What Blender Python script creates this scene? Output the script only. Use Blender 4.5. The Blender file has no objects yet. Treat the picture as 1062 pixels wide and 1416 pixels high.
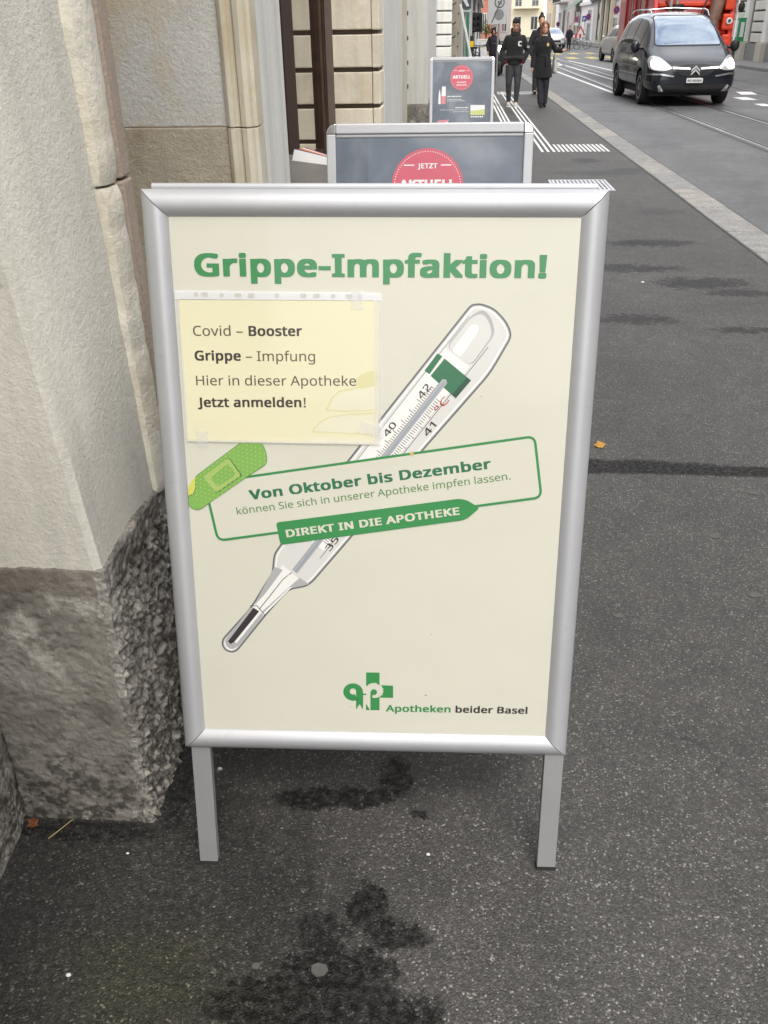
import bpy, bmesh, math, random, os
from mathutils import Vector, Matrix, noise
from mathutils.bvhtree import BVHTree
random.seed(7)
S = bpy.context.scene
COL = S.collection
PI = math.pi
rad = math.radians

# ------------------------------------------------------------------ camera
cam_d = bpy.data.cameras.new('camera')
cam = bpy.data.objects.new('camera', cam_d)
COL.objects.link(cam)
cam_d.sensor_fit = 'VERTICAL'
cam_d.sensor_height = 24.0
cam_d.lens = 20.339
cam_d.clip_start = 0.02
cam_d.clip_end = 2000
cam.matrix_world = Matrix(((0.9973, -0.021673, 0.070176, 0.0),
                           (0.071847, 0.486235, -0.870869, 0.0),
                           (-0.015248, 0.873559, 0.486479, 1.531),
                           (0, 0, 0, 1)))
S.camera = cam

# ------------------------------------------------------------------ sky, sun, exposure
SUN_EL, SUN_AZ = 55.0, 155.0        # azimuth clockwise from +Y: behind the camera, to its right
world = bpy.data.worlds.new('World')
S.world = world
world.use_nodes = True
wt = world.node_tree
for n in list(wt.nodes):
    wt.nodes.remove(n)
w_out = wt.nodes.new('ShaderNodeOutputWorld')
w_bg = wt.nodes.new('ShaderNodeBackground')
w_sky = wt.nodes.new('ShaderNodeTexSky')
w_sky.sky_type = 'NISHITA'
w_sky.sun_disc = False
w_sky.sun_elevation = rad(SUN_EL)
w_sky.sun_rotation = rad(SUN_AZ)
w_sky.dust_density = 2.0
w_tc = wt.nodes.new('ShaderNodeTexCoord')
w_no = wt.nodes.new('ShaderNodeTexNoise')
w_no.inputs['Scale'].default_value = 2.6
w_no.inputs['Detail'].default_value = 7
w_no.inputs['Roughness'].default_value = 0.58
w_rp = wt.nodes.new('ShaderNodeValToRGB')
w_rp.color_ramp.elements[0].position = 0.40
w_rp.color_ramp.elements[0].color = (0.30, 0.30, 0.30, 1)
w_rp.color_ramp.elements[1].position = 0.60
w_rp.color_ramp.elements[1].color = (1, 1, 1, 1)
w_mx = wt.nodes.new('ShaderNodeMix')
w_mx.data_type = 'RGBA'
w_mx.inputs['B'].default_value = (9.6, 9.5, 9.4, 1)
wt.links.new(w_tc.outputs['Generated'], w_no.inputs['Vector'])
wt.links.new(w_no.outputs['Fac'], w_rp.inputs['Fac'])
wt.links.new(w_rp.outputs['Color'], w_mx.inputs['Factor'])
wt.links.new(w_sky.outputs['Color'], w_mx.inputs['A'])
wt.links.new(w_mx.outputs['Result'], w_bg.inputs['Color'])
w_bg.inputs['Strength'].default_value = 0.12
wt.links.new(w_bg.outputs['Background'], w_out.inputs['Surface'])

sun_d = bpy.data.lights.new('sun', 'SUN')
sun_d.energy = 0.8
sun_d.angle = rad(30)
sun_d.color = (1.0, 0.96, 0.9)
sun = bpy.data.objects.new('sun', sun_d)
COL.objects.link(sun)
_az = rad(SUN_AZ)
_dir = Vector((math.sin(_az) * math.cos(rad(SUN_EL)), math.cos(_az) * math.cos(rad(SUN_EL)), math.sin(rad(SUN_EL))))
sun.rotation_euler = (-_dir).to_track_quat('-Z', 'Y').to_euler()
sun.location = (0, -5, 30)

S.view_settings.view_transform = 'Standard'
S.view_settings.look = 'None'
S.view_settings.exposure = 1.22
S.view_settings.gamma = 1.0
S.render.engine = 'CYCLES'
S.cycles.use_denoising = True
S.cycles.max_bounces = 6
S.cycles.caustics_reflective = False
S.cycles.caustics_refractive = False

# ------------------------------------------------------------------ materials
def c8(r, g, b):
    def f(v):
        v /= 255.0
        return v / 12.92 if v <= 0.04045 else ((v + 0.055) / 1.055) ** 2.4
    return (f(r), f(g), f(b), 1.0)

class NT:
    """tiny node-tree helper"""
    def __init__(self, name):
        self.m = bpy.data.materials.new(name)
        self.m.use_nodes = True
        self.t = self.m.node_tree
        self.b = self.t.nodes['Principled BSDF']
        self._pos = None
    def n(self, typ, **kw):
        nd = self.t.nodes.new(typ)
        for k, v in kw.items():
            setattr(nd, k, v)
        return nd
    def set(self, sock, v):
        if hasattr(v, 'is_output') or isinstance(v, bpy.types.NodeSocket):
            self.t.links.new(v, sock)
        else:
            sock.default_value = v
    def pos(self):
        if self._pos is None:
            self._pos = self.n('ShaderNodeTexCoord').outputs['Object']
        return self._pos
    def noise(self, scale, detail=4, rough=0.55, vec=None, out='Fac', dist=0.0):
        nd = self.n('ShaderNodeTexNoise')
        nd.inputs['Scale'].default_value = scale
        nd.inputs['Detail'].default_value = detail
        nd.inputs['Roughness'].default_value = rough
        nd.inputs['Distortion'].default_value = dist
        self.t.links.new(vec or self.pos(), nd.inputs['Vector'])
        return nd.outputs[out]
    def voro(self, scale, feature='F1', out='Distance', vec=None, rand=1.0):
        nd = self.n('ShaderNodeTexVoronoi', feature=feature)
        nd.inputs['Scale'].default_value = scale
        nd.inputs['Randomness'].default_value = rand
        self.t.links.new(vec or self.pos(), nd.inputs['Vector'])
        return nd.outputs[out]
    def ramp(self, fac, stops, interp='LINEAR'):
        nd = self.n('ShaderNodeValToRGB')
        r = nd.color_ramp
        r.interpolation = interp
        while len(r.elements) < len(stops):
            r.elements.new(0.5)
        for e, (p, c) in zip(r.elements, stops):
            e.position = p
            e.color = c if isinstance(c, tuple) else (c, c, c, 1)
        self.set(nd.inputs['Fac'], fac)
        return nd.outputs['Color']
    def mix(self, fac, a, b, mode='MIX'):
        nd = self.n('ShaderNodeMix', data_type='RGBA', blend_type=mode)
        self.set(nd.inputs[0], fac)
        self.set(nd.inputs[6], a)
        self.set(nd.inputs[7], b)
        return nd.outputs[2]
    def math(self, op, a, b=0.0, clamp=False):
        nd = self.n('ShaderNodeMath', operation=op, use_clamp=clamp)
        self.set(nd.inputs[0], a)
        self.set(nd.inputs[1], b)
        return nd.outputs[0]
    def vmath(self, op, a, b=None):
        nd = self.n('ShaderNodeVectorMath', operation=op)
        self.set(nd.inputs[0], a)
        if b is not None:
            self.set(nd.inputs[1], b)
        return nd.outputs[1] if op in ('LENGTH', 'DISTANCE') else nd.outputs[0]
    def scaled(self, v):
        return self.vmath('MULTIPLY', self.pos(), v)
    def bump(self, h, strength=0.5, dist=0.01, prev=None):
        nd = self.n('ShaderNodeBump')
        nd.inputs['Strength'].default_value = strength
        nd.inputs['Distance'].default_value = dist
        self.t.links.new(h, nd.inputs['Height'])
        if prev is not None:
            self.t.links.new(prev, nd.inputs['Normal'])
        self.t.links.new(nd.outputs[0], self.b.inputs['Normal'])
        return nd.outputs[0]
    def col(self, v):
        self.set(self.b.inputs['Base Color'], v)
        return self
    def p(self, **kw):
        names = dict(rough='Roughness', metal='Metallic', coat='Coat Weight', coatr='Coat Roughness', spec='Specular IOR Level',
                     alpha='Alpha', emit='Emission Color', es='Emission Strength', ior='IOR', sheen='Sheen Weight', sss='Subsurface Weight',
                     trans='Transmission Weight')
        for k, v in kw.items():
            self.set(self.b.inputs[names[k]], v)
        return self

def mul(c, k):
    return (c[0] * k, c[1] * k, c[2] * k, 1)

MATS = {}
def simple(name, c, rough=0.6, metal=0.0, var=0.12, scale=9.0, bump=0.0, bscale=120.0, bdist=0.002, **kw):
    """one colour with a little procedural unevenness"""
    if name in MATS:
        return MATS[name]
    t = NT(name)
    if var:
        t.col(t.ramp(t.noise(scale, 5), [(0.3, mul(c, 1 - var)), (0.7, mul(c, 1 + var))]))
    else:
        t.col(c)
    t.p(rough=rough, metal=metal, **kw)
    if bump:
        t.bump(t.noise(bscale, 3), bump, bdist)
    MATS[name] = t.m
    return t.m

# asphalt of the pavement, with damp and grimy patches and some shade painted in
def asphalt(name, base, chips, light, dark_patches=(), moss=(), worn=True):
    t = NT(name)
    p = t.pos()
    big = t.noise(0.9, 5, 0.6)
    med = t.noise(7.0, 5, 0.6)
    rnd = t.n('ShaderNodeSeparateColor')
    vo = t.n('ShaderNodeTexVoronoi', feature='F1')
    vo.inputs['Scale'].default_value = 270
    t.t.links.new(p, vo.inputs['Vector'])
    t.t.links.new(vo.outputs['Color'], rnd.inputs['Color'])
    vo2 = t.n('ShaderNodeTexVoronoi', feature='F1')
    vo2.inputs['Scale'].default_value = 140
    t.t.links.new(p, vo2.inputs['Vector'])
    rnd2 = t.n('ShaderNodeSeparateColor')
    t.t.links.new(vo2.outputs['Color'], rnd2.inputs['Color'])
    c = t.ramp(rnd.outputs[0], [(0.0, mul(base, 0.62)), (0.45, mul(base, 0.9)), (0.8, mul(base, 1.25)), (0.95, mul(chips, 0.62)), (1.0, mul(light, 0.8))])
    big_chip = t.math('MULTIPLY', t.ramp(rnd2.outputs[1], [(0.955, 0.0), (0.97, 1.0)]), t.ramp(vo2.outputs['Distance'], [(0.25, 1.0), (0.42, 0.0)]))
    c = t.mix(t.math('MULTIPLY', big_chip, 0.6), c, chips)
    c = t.mix(1.0, c, t.ramp(big, [(0.25, 0.74), (0.5, 1.0), (0.75, 1.2)]), 'MULTIPLY')
    ck = t.voro(0.9, 'DISTANCE_TO_EDGE', 'Distance', t.vmath('ADD', p, t.vmath('MULTIPLY', t.noise(3.0, 6, 0.7, out='Color'), (0.5, 0.5, 0))))
    c = t.mix(t.math('MULTIPLY', t.ramp(ck, [(0.002, 1.0), (0.006, 0.0)]), t.ramp(t.noise(0.7, 2), [(0.5, 0.0), (0.62, 0.8)])), c, mul(base, 0.25))
    c = t.mix(1.0, c, t.ramp(med, [(0.3, 0.84), (0.7, 1.14)]), 'MULTIPLY')
    rough_in = 0.62
    if dark_patches:
        warp = t.vmath('SUBTRACT', t.noise(16.0, 9, 0.78, out='Color'), (0.5, 0.5, 0.5))
        total = None
        for (x, y, rx, ry, amt, wz) in dark_patches:
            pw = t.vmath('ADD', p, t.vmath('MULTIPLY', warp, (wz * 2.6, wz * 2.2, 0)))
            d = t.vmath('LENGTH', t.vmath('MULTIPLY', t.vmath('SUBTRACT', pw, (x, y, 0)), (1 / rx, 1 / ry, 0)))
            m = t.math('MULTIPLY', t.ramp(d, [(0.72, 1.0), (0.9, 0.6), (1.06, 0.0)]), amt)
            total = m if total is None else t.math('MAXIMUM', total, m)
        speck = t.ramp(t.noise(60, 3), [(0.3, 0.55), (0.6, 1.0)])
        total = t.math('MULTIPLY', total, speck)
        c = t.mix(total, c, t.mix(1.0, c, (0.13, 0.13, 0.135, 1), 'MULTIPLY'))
        rough_in = t.math('SUBTRACT', 0.62, t.math('MULTIPLY', total, 0.08))
    for (x, y, rx, ry) in moss:
        warp2 = t.vmath('SUBTRACT', t.noise(5.0, 5, 0.6, out='Color'), (0.5, 0.5, 0.5))
        pw = t.vmath('ADD', p, t.vmath('MULTIPLY', warp2, (0.3, 0.3, 0)))
        d = t.vmath('LENGTH', t.vmath('MULTIPLY', t.vmath('SUBTRACT', pw, (x, y, 0)), (1 / rx, 1 / ry, 0)))
        c = t.mix(t.math('MULTIPLY', t.ramp(d, [(0.3, 1.0), (1.0, 0.0)]), 0.55), c, t.mix(1.0, c, (1.05, 1.12, 0.62, 1), 'MULTIPLY'))
    t.col(c)
    t.p(rough=rough_in, spec=t.math('SUBTRACT', 0.5, t.math('MULTIPLY', total, 0.35)) if dark_patches else 0.5)
    h = t.math('ADD', t.math('MULTIPLY', vo.outputs['Distance'], -1.0), t.math('MULTIPLY', rnd.outputs[1], 0.5))
    t.bump(h, 0.75, 0.003)
    return t.m

STAINS_AND_SHADE = [(-0.30, 1.39, 0.075, 0.035, 1.0, 0.06), (-0.19, 1.405, 0.10, 0.032, 1.0, 0.06), (-0.10, 1.47, 0.04, 0.07, 1.0, 0.06), (-0.04, 1.36, 0.03, 0.02, 0.9, 0.05),
          (-0.14, 1.13, 0.045, 0.055, 1.0, 0.07), (-0.22, 1.06, 0.06, 0.055, 0.9, 0.07), (-0.08, 1.07, 0.07, 0.035, 0.95, 0.06), (-0.18, 0.99, 0.12, 0.06, 1.0, 0.08),
          (-0.29, 0.92, 0.14, 0.07, 1.0, 0.08), (-0.10, 0.90, 0.13, 0.07, 1.0, 0.08), (-0.20, 0.78, 0.25, 0.12, 1.0, 0.1), (-0.78, 1.275, 0.24, 0.035, 0.9, 0.03), (-0.595, 1.55, 0.045, 0.35, 0.9, 0.03), (-0.70, 0.98, 0.62, 0.52, 0.62, 0.22), (-0.20, 1.55, 0.45, 0.16, 0.42, 0.1),  # last two: shade painted with grime by the wall, shade painted under the board
          (0.55, 3.15, 0.65, 0.075, 1.0, 0.05), (1.35, 3.125, 0.85, 0.05, 1.0, 0.04),
          (1.6, 7.25, 0.4, 0.14, 0.8, 0.25), (1.25, 6.4, 0.45, 0.12, 0.8, 0.3), (1.7, 6.0, 0.35, 0.16, 0.8, 0.3), (1.1, 5.15, 0.3, 0.1, 0.75, 0.25), (1.7, 4.95, 0.25, 0.06, 0.75, 0.2),
          (1.9, 5.75, 0.3, 0.09, 0.75, 0.2), (1.72, 12.2, 0.2, 0.25, 0.65, 0.15), (1.7, 11.1, 0.6, 0.2, 0.45, 0.3), (2.1, 11.3, 0.25, 0.2, 0.45, 0.3), (1.95, 8.6, 0.25, 0.15, 0.4, 0.25)]
M_PAVE = asphalt('pavement_asphalt', (0.066, 0.062, 0.057, 1), (0.21, 0.198, 0.18, 1), (0.38, 0.37, 0.345, 1), STAINS_AND_SHADE, [(-0.52, 0.93, 0.30, 0.16)])
M_ROAD = asphalt('road_asphalt', (0.135, 0.136, 0.138, 1), (0.24, 0.24, 0.24, 1), (0.38, 0.38, 0.37, 1),
                 [(5.17, 30, 0.9, 40, 0.25, 0.5), (3.3, 14, 0.25, 30, 0.12, 0.4)])

def granite(name, c):
    t = NT(name)
    v = t.voro(160, out='Color')
    sp = t.n('ShaderNodeSeparateColor'); t.t.links.new(v, sp.inputs[0])
    g = t.n('ShaderNodeNewGeometry')
    base = t.ramp(sp.outputs[0], [(0.0, mul(c, 0.55)), (0.4, mul(c, 0.9)), (1.0, mul(c, 1.35))])
    base = t.mix(1.0, base, t.ramp(g.outputs['Random Per Island'], [(0.0, (0.82, 0.84, 0.86, 1)), (0.5, (1.0, 0.98, 0.95, 1)), (1.0, (1.12, 1.08, 1.0, 1))]), 'MULTIPLY')
    base = t.mix(1.0, base, t.ramp(t.noise(6, 5), [(0.3, 0.78), (0.7, 1.15)]), 'MULTIPLY')
    t.col(base).p(rough=0.85)
    t.bump(t.noise(90, 5), 0.6, 0.006)
    return t.m
M_KERB = granite('kerb_granite', (0.30, 0.295, 0.285, 1))
M_SETT = granite('gutter_setts', (0.12, 0.12, 0.12, 1))

# rough-cast render of the near pier
def plaster(name, c, bs=55.0, bstr=0.5, dirt=0.10, stain=None, zstain=None):
    t = NT(name)
    a = t.noise(2.2, 6, 0.6)
    b = t.noise(70, 4, 0.6)
    col = t.ramp(a, [(0.3, mul(c, 1 - dirt)), (0.7, mul(c, 1 + dirt * 0.7))])
    col = t.mix(1.0, col, t.ramp(b, [(0.3, 0.93), (0.7, 1.05)]), 'MULTIPLY')
    if stain:
        s = t.ramp(t.noise(3.6, 7, 0.66, dist=0.4), [(0.48, 0.0), (0.66, 1.0)])
        col = t.mix(t.math('MULTIPLY', s, 0.7), col, stain)
    stk = t.noise(1.0, 5, 0.6, vec=t.scaled((9, 9, 0.7)))
    col = t.mix(1.0, col, t.ramp(stk, [(0.35, 0.88), (0.5, 1.0), (0.65, 1.05)]), 'MULTIPLY')
    pit = t.ramp(t.voro(7.5), [(0.035, 1.0), (0.06, 0.0)])
    pit = t.math('MULTIPLY', pit, t.ramp(t.noise(5, 3), [(0.56, 0.0), (0.6, 1.0)]))
    col = t.mix(t.math('MULTIPLY', pit, 0.6), col, mul(c, 0.45))
    t.col(col).p(rough=0.9, spec=0.25)
    h1 = t.noise(bs, 6, 0.66)
    h2 = t.noise(bs * 3.1, 4, 0.6)
    t.bump(t.math('ADD', h1, t.math('MULTIPLY', h2, 0.35)), bstr, 0.008)
    return t.m
M_PLASTER = plaster('rough_plaster', c8(216, 213, 202), 110, 0.42)
M_PANEL = plaster('roughcast_panel', c8(202, 201, 195), 80, 0.65, 0.12, c8(196, 180, 146))
M_PANEL_LOW = plaster('roughcast_stained', c8(182, 174, 156), 70, 0.7, 0.2, c8(150, 134, 110))
M_QUOIN = plaster('worn_sandstone', c8(226, 221, 206), 36, 0.5, 0.12, c8(186, 170, 138))
M_REVEAL = plaster('brown_sandstone', c8(176, 160, 144), 90, 0.45, 0.12)
M_GREYSTONE = plaster('smooth_grey_stone', c8(218, 218, 211), 120, 0.12, 0.06)
M_BLOCK = plaster('cream_block_stone', c8(236, 227, 206), 30, 0.4, 0.12, c8(210, 194, 162))
M_WHITEBLOCK = plaster('white_block_stone', c8(246, 245, 240), 40, 0.35, 0.05)
M_TAUPE = plaster('taupe_stone', c8(158, 152, 138), 40, 0.3, 0.12)

def peeling(name):
    t = NT(name)
    base = t.ramp(t.noise(4.0, 6), [(0.3, c8(190, 176, 148)), (0.52, c8(206, 198, 176)), (0.75, c8(214, 209, 194))])
    st = t.noise(1.0, 7, 0.7, vec=t.scaled((38, 38, 6)))
    chips = t.ramp(st, [(0.665, 0.0), (0.685, 1.0)])
    pale = t.ramp(t.noise(1.0, 5, 0.6, vec=t.scaled((55, 55, 3))), [(0.52, 0.0), (0.66, 0.7)])
    col = t.mix(pale, base, c8(200, 200, 192))
    col = t.mix(chips, col, c8(104, 88, 68))
    t.col(col).p(rough=0.85)
    t.bump(t.math('SUBTRACT', t.noise(60, 4), chips), 0.5, 0.004)
    return t.m
M_PEEL = peeling('peeling_painted_stone')

def rock(name):
    t = NT(name)
    a = t.noise(9, 8, 0.68)
    b = t.noise(6.5, 8, 0.7, dist=0.4)
    g = t.noise(40, 6, 0.7)
    col = t.ramp(a, [(0.30, c8(86, 82, 77)), (0.44, c8(118, 114, 107)), (0.56, c8(142, 138, 131)), (0.72, c8(178, 174, 165))])
    col = t.mix(t.ramp(b, [(0.52, 0.0), (0.62, 0.7)]), col, c8(176, 173, 165))
    sep = t.n('ShaderNodeSeparateXYZ'); t.t.links.new(t.pos(), sep.inputs[0])
    low = t.math('ADD', sep.outputs[2], t.math('MULTIPLY', t.math('SUBTRACT', t.noise(7, 7, 0.7), 0.5), 0.55))
    col = t.mix(t.ramp(low, [(0.10, 0.75), (0.28, 0.0)]), col, t.mix(t.ramp(g, [(0.42, 0.0), (0.6, 1.0)]), c8(70, 66, 62), c8(170, 166, 156)))
    col = t.mix(1.0, col, t.ramp(g, [(0.3, 0.74), (0.7, 1.14)]), 'MULTIPLY')
    vg = t.n('ShaderNodeSeparateColor'); t.t.links.new(t.voro(170, out='Color'), vg.inputs[0])
    col = t.mix(1.0, col, t.ramp(vg.outputs[0], [(0.0, 0.80), (0.5, 1.0), (0.85, 1.12), (1.0, 1.4)]), 'MULTIPLY')
    t.col(col).p(rough=0.9, spec=0.3)
    t.bump(t.math('ADD', g, t.math('MULTIPLY', t.voro(75), 0.6)), 0.75, 0.009)
    return t.m
M_ROCK = rock('rock_faced_plinth_stone')
def dressed(name):
    t = NT(name)
    a = t.noise(5.5, 9, 0.7, dist=0.3)
    g = t.noise(60, 6, 0.7)
    col = t.ramp(a, [(0.30, c8(98, 94, 88)), (0.45, c8(128, 124, 116)), (0.58, c8(146, 142, 134)), (0.75, c8(168, 164, 156))])
    pale = t.math('MULTIPLY', t.ramp(t.noise(4.2, 9, 0.72, dist=0.2), [(0.52, 0.0), (0.59, 1.0)]), 0.8)
    col = t.mix(pale, col, c8(190, 187, 178))
    sep = t.n('ShaderNodeSeparateXYZ'); t.t.links.new(t.pos(), sep.inputs[0])
    zz = t.math('ADD', sep.outputs[2], t.math('MULTIPLY', t.math('SUBTRACT', t.noise(9, 4), 0.5), 0.012))
    band = t.ramp(zz, [(0.0, 0.0), (0.600, 0.0), (0.606, 0.75), (0.70, 0.75)])
    col = t.mix(band, col, t.mix(t.noise(12, 5), c8(86, 81, 76), c8(140, 132, 122)))
    low = t.math('ADD', sep.outputs[2], t.math('MULTIPLY', t.math('SUBTRACT', t.noise(8, 8, 0.75), 0.5), 0.6))
    crust = t.math('MULTIPLY', t.ramp(low, [(0.12, 1.0), (0.24, 0.0)]), t.ramp(t.noise(26, 6, 0.7), [(0.47, 0.0), (0.55, 1.0)]))
    col = t.mix(t.math('MULTIPLY', crust, 0.8), col, c8(62, 58, 53))
    col = t.mix(1.0, col, t.ramp(g, [(0.3, 0.84), (0.7, 1.1)]), 'MULTIPLY')
    t.col(col).p(rough=0.9, spec=0.3)
    h = t.math('ADD', t.math('MULTIPLY', t.noise(34, 7, 0.68), 1.0), t.math('MULTIPLY', t.ramp(t.voro(38), [(0.0, 0.0), (0.35, 1.0)]), 0.35))
    t.bump(t.math('SUBTRACT', h, t.math('MULTIPLY', band, 0.1)), 0.85, 0.009)
    return t.m
M_DRESSED = dressed('dressed_plinth_stone')

# board metal
def anodised(name, c, rough=0.46, metal=0.42):
    t = NT(name)
    n1 = t.noise(5, 4)
    base = t.ramp(n1, [(0.3, mul(c, 0.93)), (0.7, mul(c, 1.03))])
    sm = t.ramp(t.noise(22, 7, 0.7), [(0.62, 0.0), (0.76, 0.35)])
    t.col(t.mix(sm, base, mul(c, 0.55)))
    scr = t.noise(1.0, 3, 0.6, vec=t.scaled((30, 500, 500)))
    t.p(metal=metal, rough=t.math('ADD', rough - 0.05, t.math('MULTIPLY', scr, 0.12)))
    t.bump(t.noise(260, 2), 0.04, 0.001)
    return t.m
M_ALU = anodised('anodised_aluminium', (0.52, 0.525, 0.54, 1))
M_LEG = anodised('leg_aluminium', (0.42, 0.42, 0.42, 1), 0.5, 0.55)
M_CHROME = simple('chrome', (0.85, 0.85, 0.86, 1), 0.12, 1.0, var=0.0)
M_SEAM = simple('dark_seam', (0.02, 0.02, 0.02, 1), 0.8, var=0.0)

def paper(name, c, coat=0.5, rough=0.45, var=0.025, blot=None):
    t = NT(name)
    col = t.ramp(t.noise(3.2, 5), [(0.3, mul(c, 1 - var)), (0.7, mul(c, 1 + var))])
    if blot:
        col = t.mix(t.ramp(t.noise(11, 6, 0.65, dist=1.2), [(0.60, 0.0), (0.72, 0.25)]), col, blot)
    t.col(col).p(rough=rough, coat=max(coat, 0.5), coatr=0.06, spec=0.4)
    t.bump(t.noise(2.6, 2), 0.25, 0.02)
    return t.m
M_POSTER = paper('cream_poster_paper', c8(209, 207, 191), blot=c8(206, 198, 174))
M_YELLOW = paper('pale_yellow_paper', c8(224, 219, 184), 0.3, 0.4, 0.03)
M_GREEN = paper('printed_green', c8(54, 136, 74), 0.3)
M_GREENTXT = paper('printed_headline_green', c8(58, 134, 80), 0.3)
M_GREENDIM = paper('printed_dark_green', c8(44, 110, 76), 0.3)
M_OLIVE = paper('printed_olive', c8(96, 136, 84), 0.3)
M_INK = paper('printed_ink', c8(62, 54, 48), 0.3)
M_INKSOFT = paper('printed_soft_ink', c8(92, 82, 70), 0.3)
M_BLACKINK = paper('printed_black', c8(58, 50, 52), 0.3)
M_GREY1 = paper('printed_outline_grey', c8(96, 96, 100), 0.3)
M_GREY2 = paper('printed_glass_grey', c8(172, 172, 172), 0.3)
M_GREY3 = paper('printed_glass_pale', c8(212, 211, 206), 0.3)
M_GREY4 = paper('printed_glass_white', c8(234, 233, 228), 0.3)
M_GREY5 = paper('printed_mercury_blue', c8(150, 158, 168), 0.3)
M_GREENDARK = paper('printed_deep_green', c8(30, 76, 60), 0.3)
M_RED = paper('printed_red', c8(178, 70, 60), 0.3)
M_LIME = paper('printed_lime', c8(124, 172, 84), 0.3, var=0.10)
M_LIMEPALE = paper('printed_pale_lime', c8(160, 186, 104), 0.3, var=0.12)
M_LIMEYELLOW = paper('printed_yellow_green', c8(206, 206, 96), 0.3)
M_LIMEDARK = paper('printed_fold_green', c8(72, 122, 60), 0.3)
M_STAINPALE = paper('bleached_paper', c8(225, 221, 195), 0.5, 0.35, 0.06)
M_STAINEDGE = paper('tide_mark', c8(214, 208, 160), 0.3)
M_WHITE = simple('white_plastic', (0.78, 0.78, 0.76, 1), 0.45, var=0.03)
def sleeve_mat(name, alpha):
    t = NT(name)
    t.col((0.85, 0.86, 0.88, 1)).p(rough=0.18, alpha=alpha, coat=0.5, coatr=0.05)
    t.bump(t.noise(14, 3), 0.1, 0.004)
    return t.m
M_SLEEVE = sleeve_mat('clear_sleeve', 0.30)
M_STRIP = sleeve_mat('punched_strip', 0.72)
M_TAPE = sleeve_mat('clear_tape', 0.16)

M_BLACKPAINT = simple('dark_metal', (0.03, 0.03, 0.032, 1), 0.5, var=0.1)
M_RUBBER = simple('tyre_rubber', (0.022, 0.022, 0.022, 1), 0.85, var=0.15)
M_GALV = simple('galvanised_steel', (0.42, 0.43, 0.44, 1), 0.45, 0.6)
M_ROADWHITE = simple('road_paint', (0.72, 0.72, 0.70, 1), 0.75, var=0.10, scale=20)
M_ROADWORN = simple('worn_road_paint', (0.40, 0.40, 0.39, 1), 0.8, var=0.25, scale=8)
M_ROADYELLOW = simple('yellow_road_paint', (0.55, 0.44, 0.16, 1), 0.8, var=0.2, scale=6)
M_RAIL = simple('polished_rail', (0.50, 0.50, 0.50, 1), 0.30, 0.9, var=0.1)
M_GROOVE = simple('rail_groove', (0.025, 0.024, 0.022, 1), 0.8)
M_SEAL = simple('bitumen_seal', (0.05, 0.05, 0.05, 1), 0.7)

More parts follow.
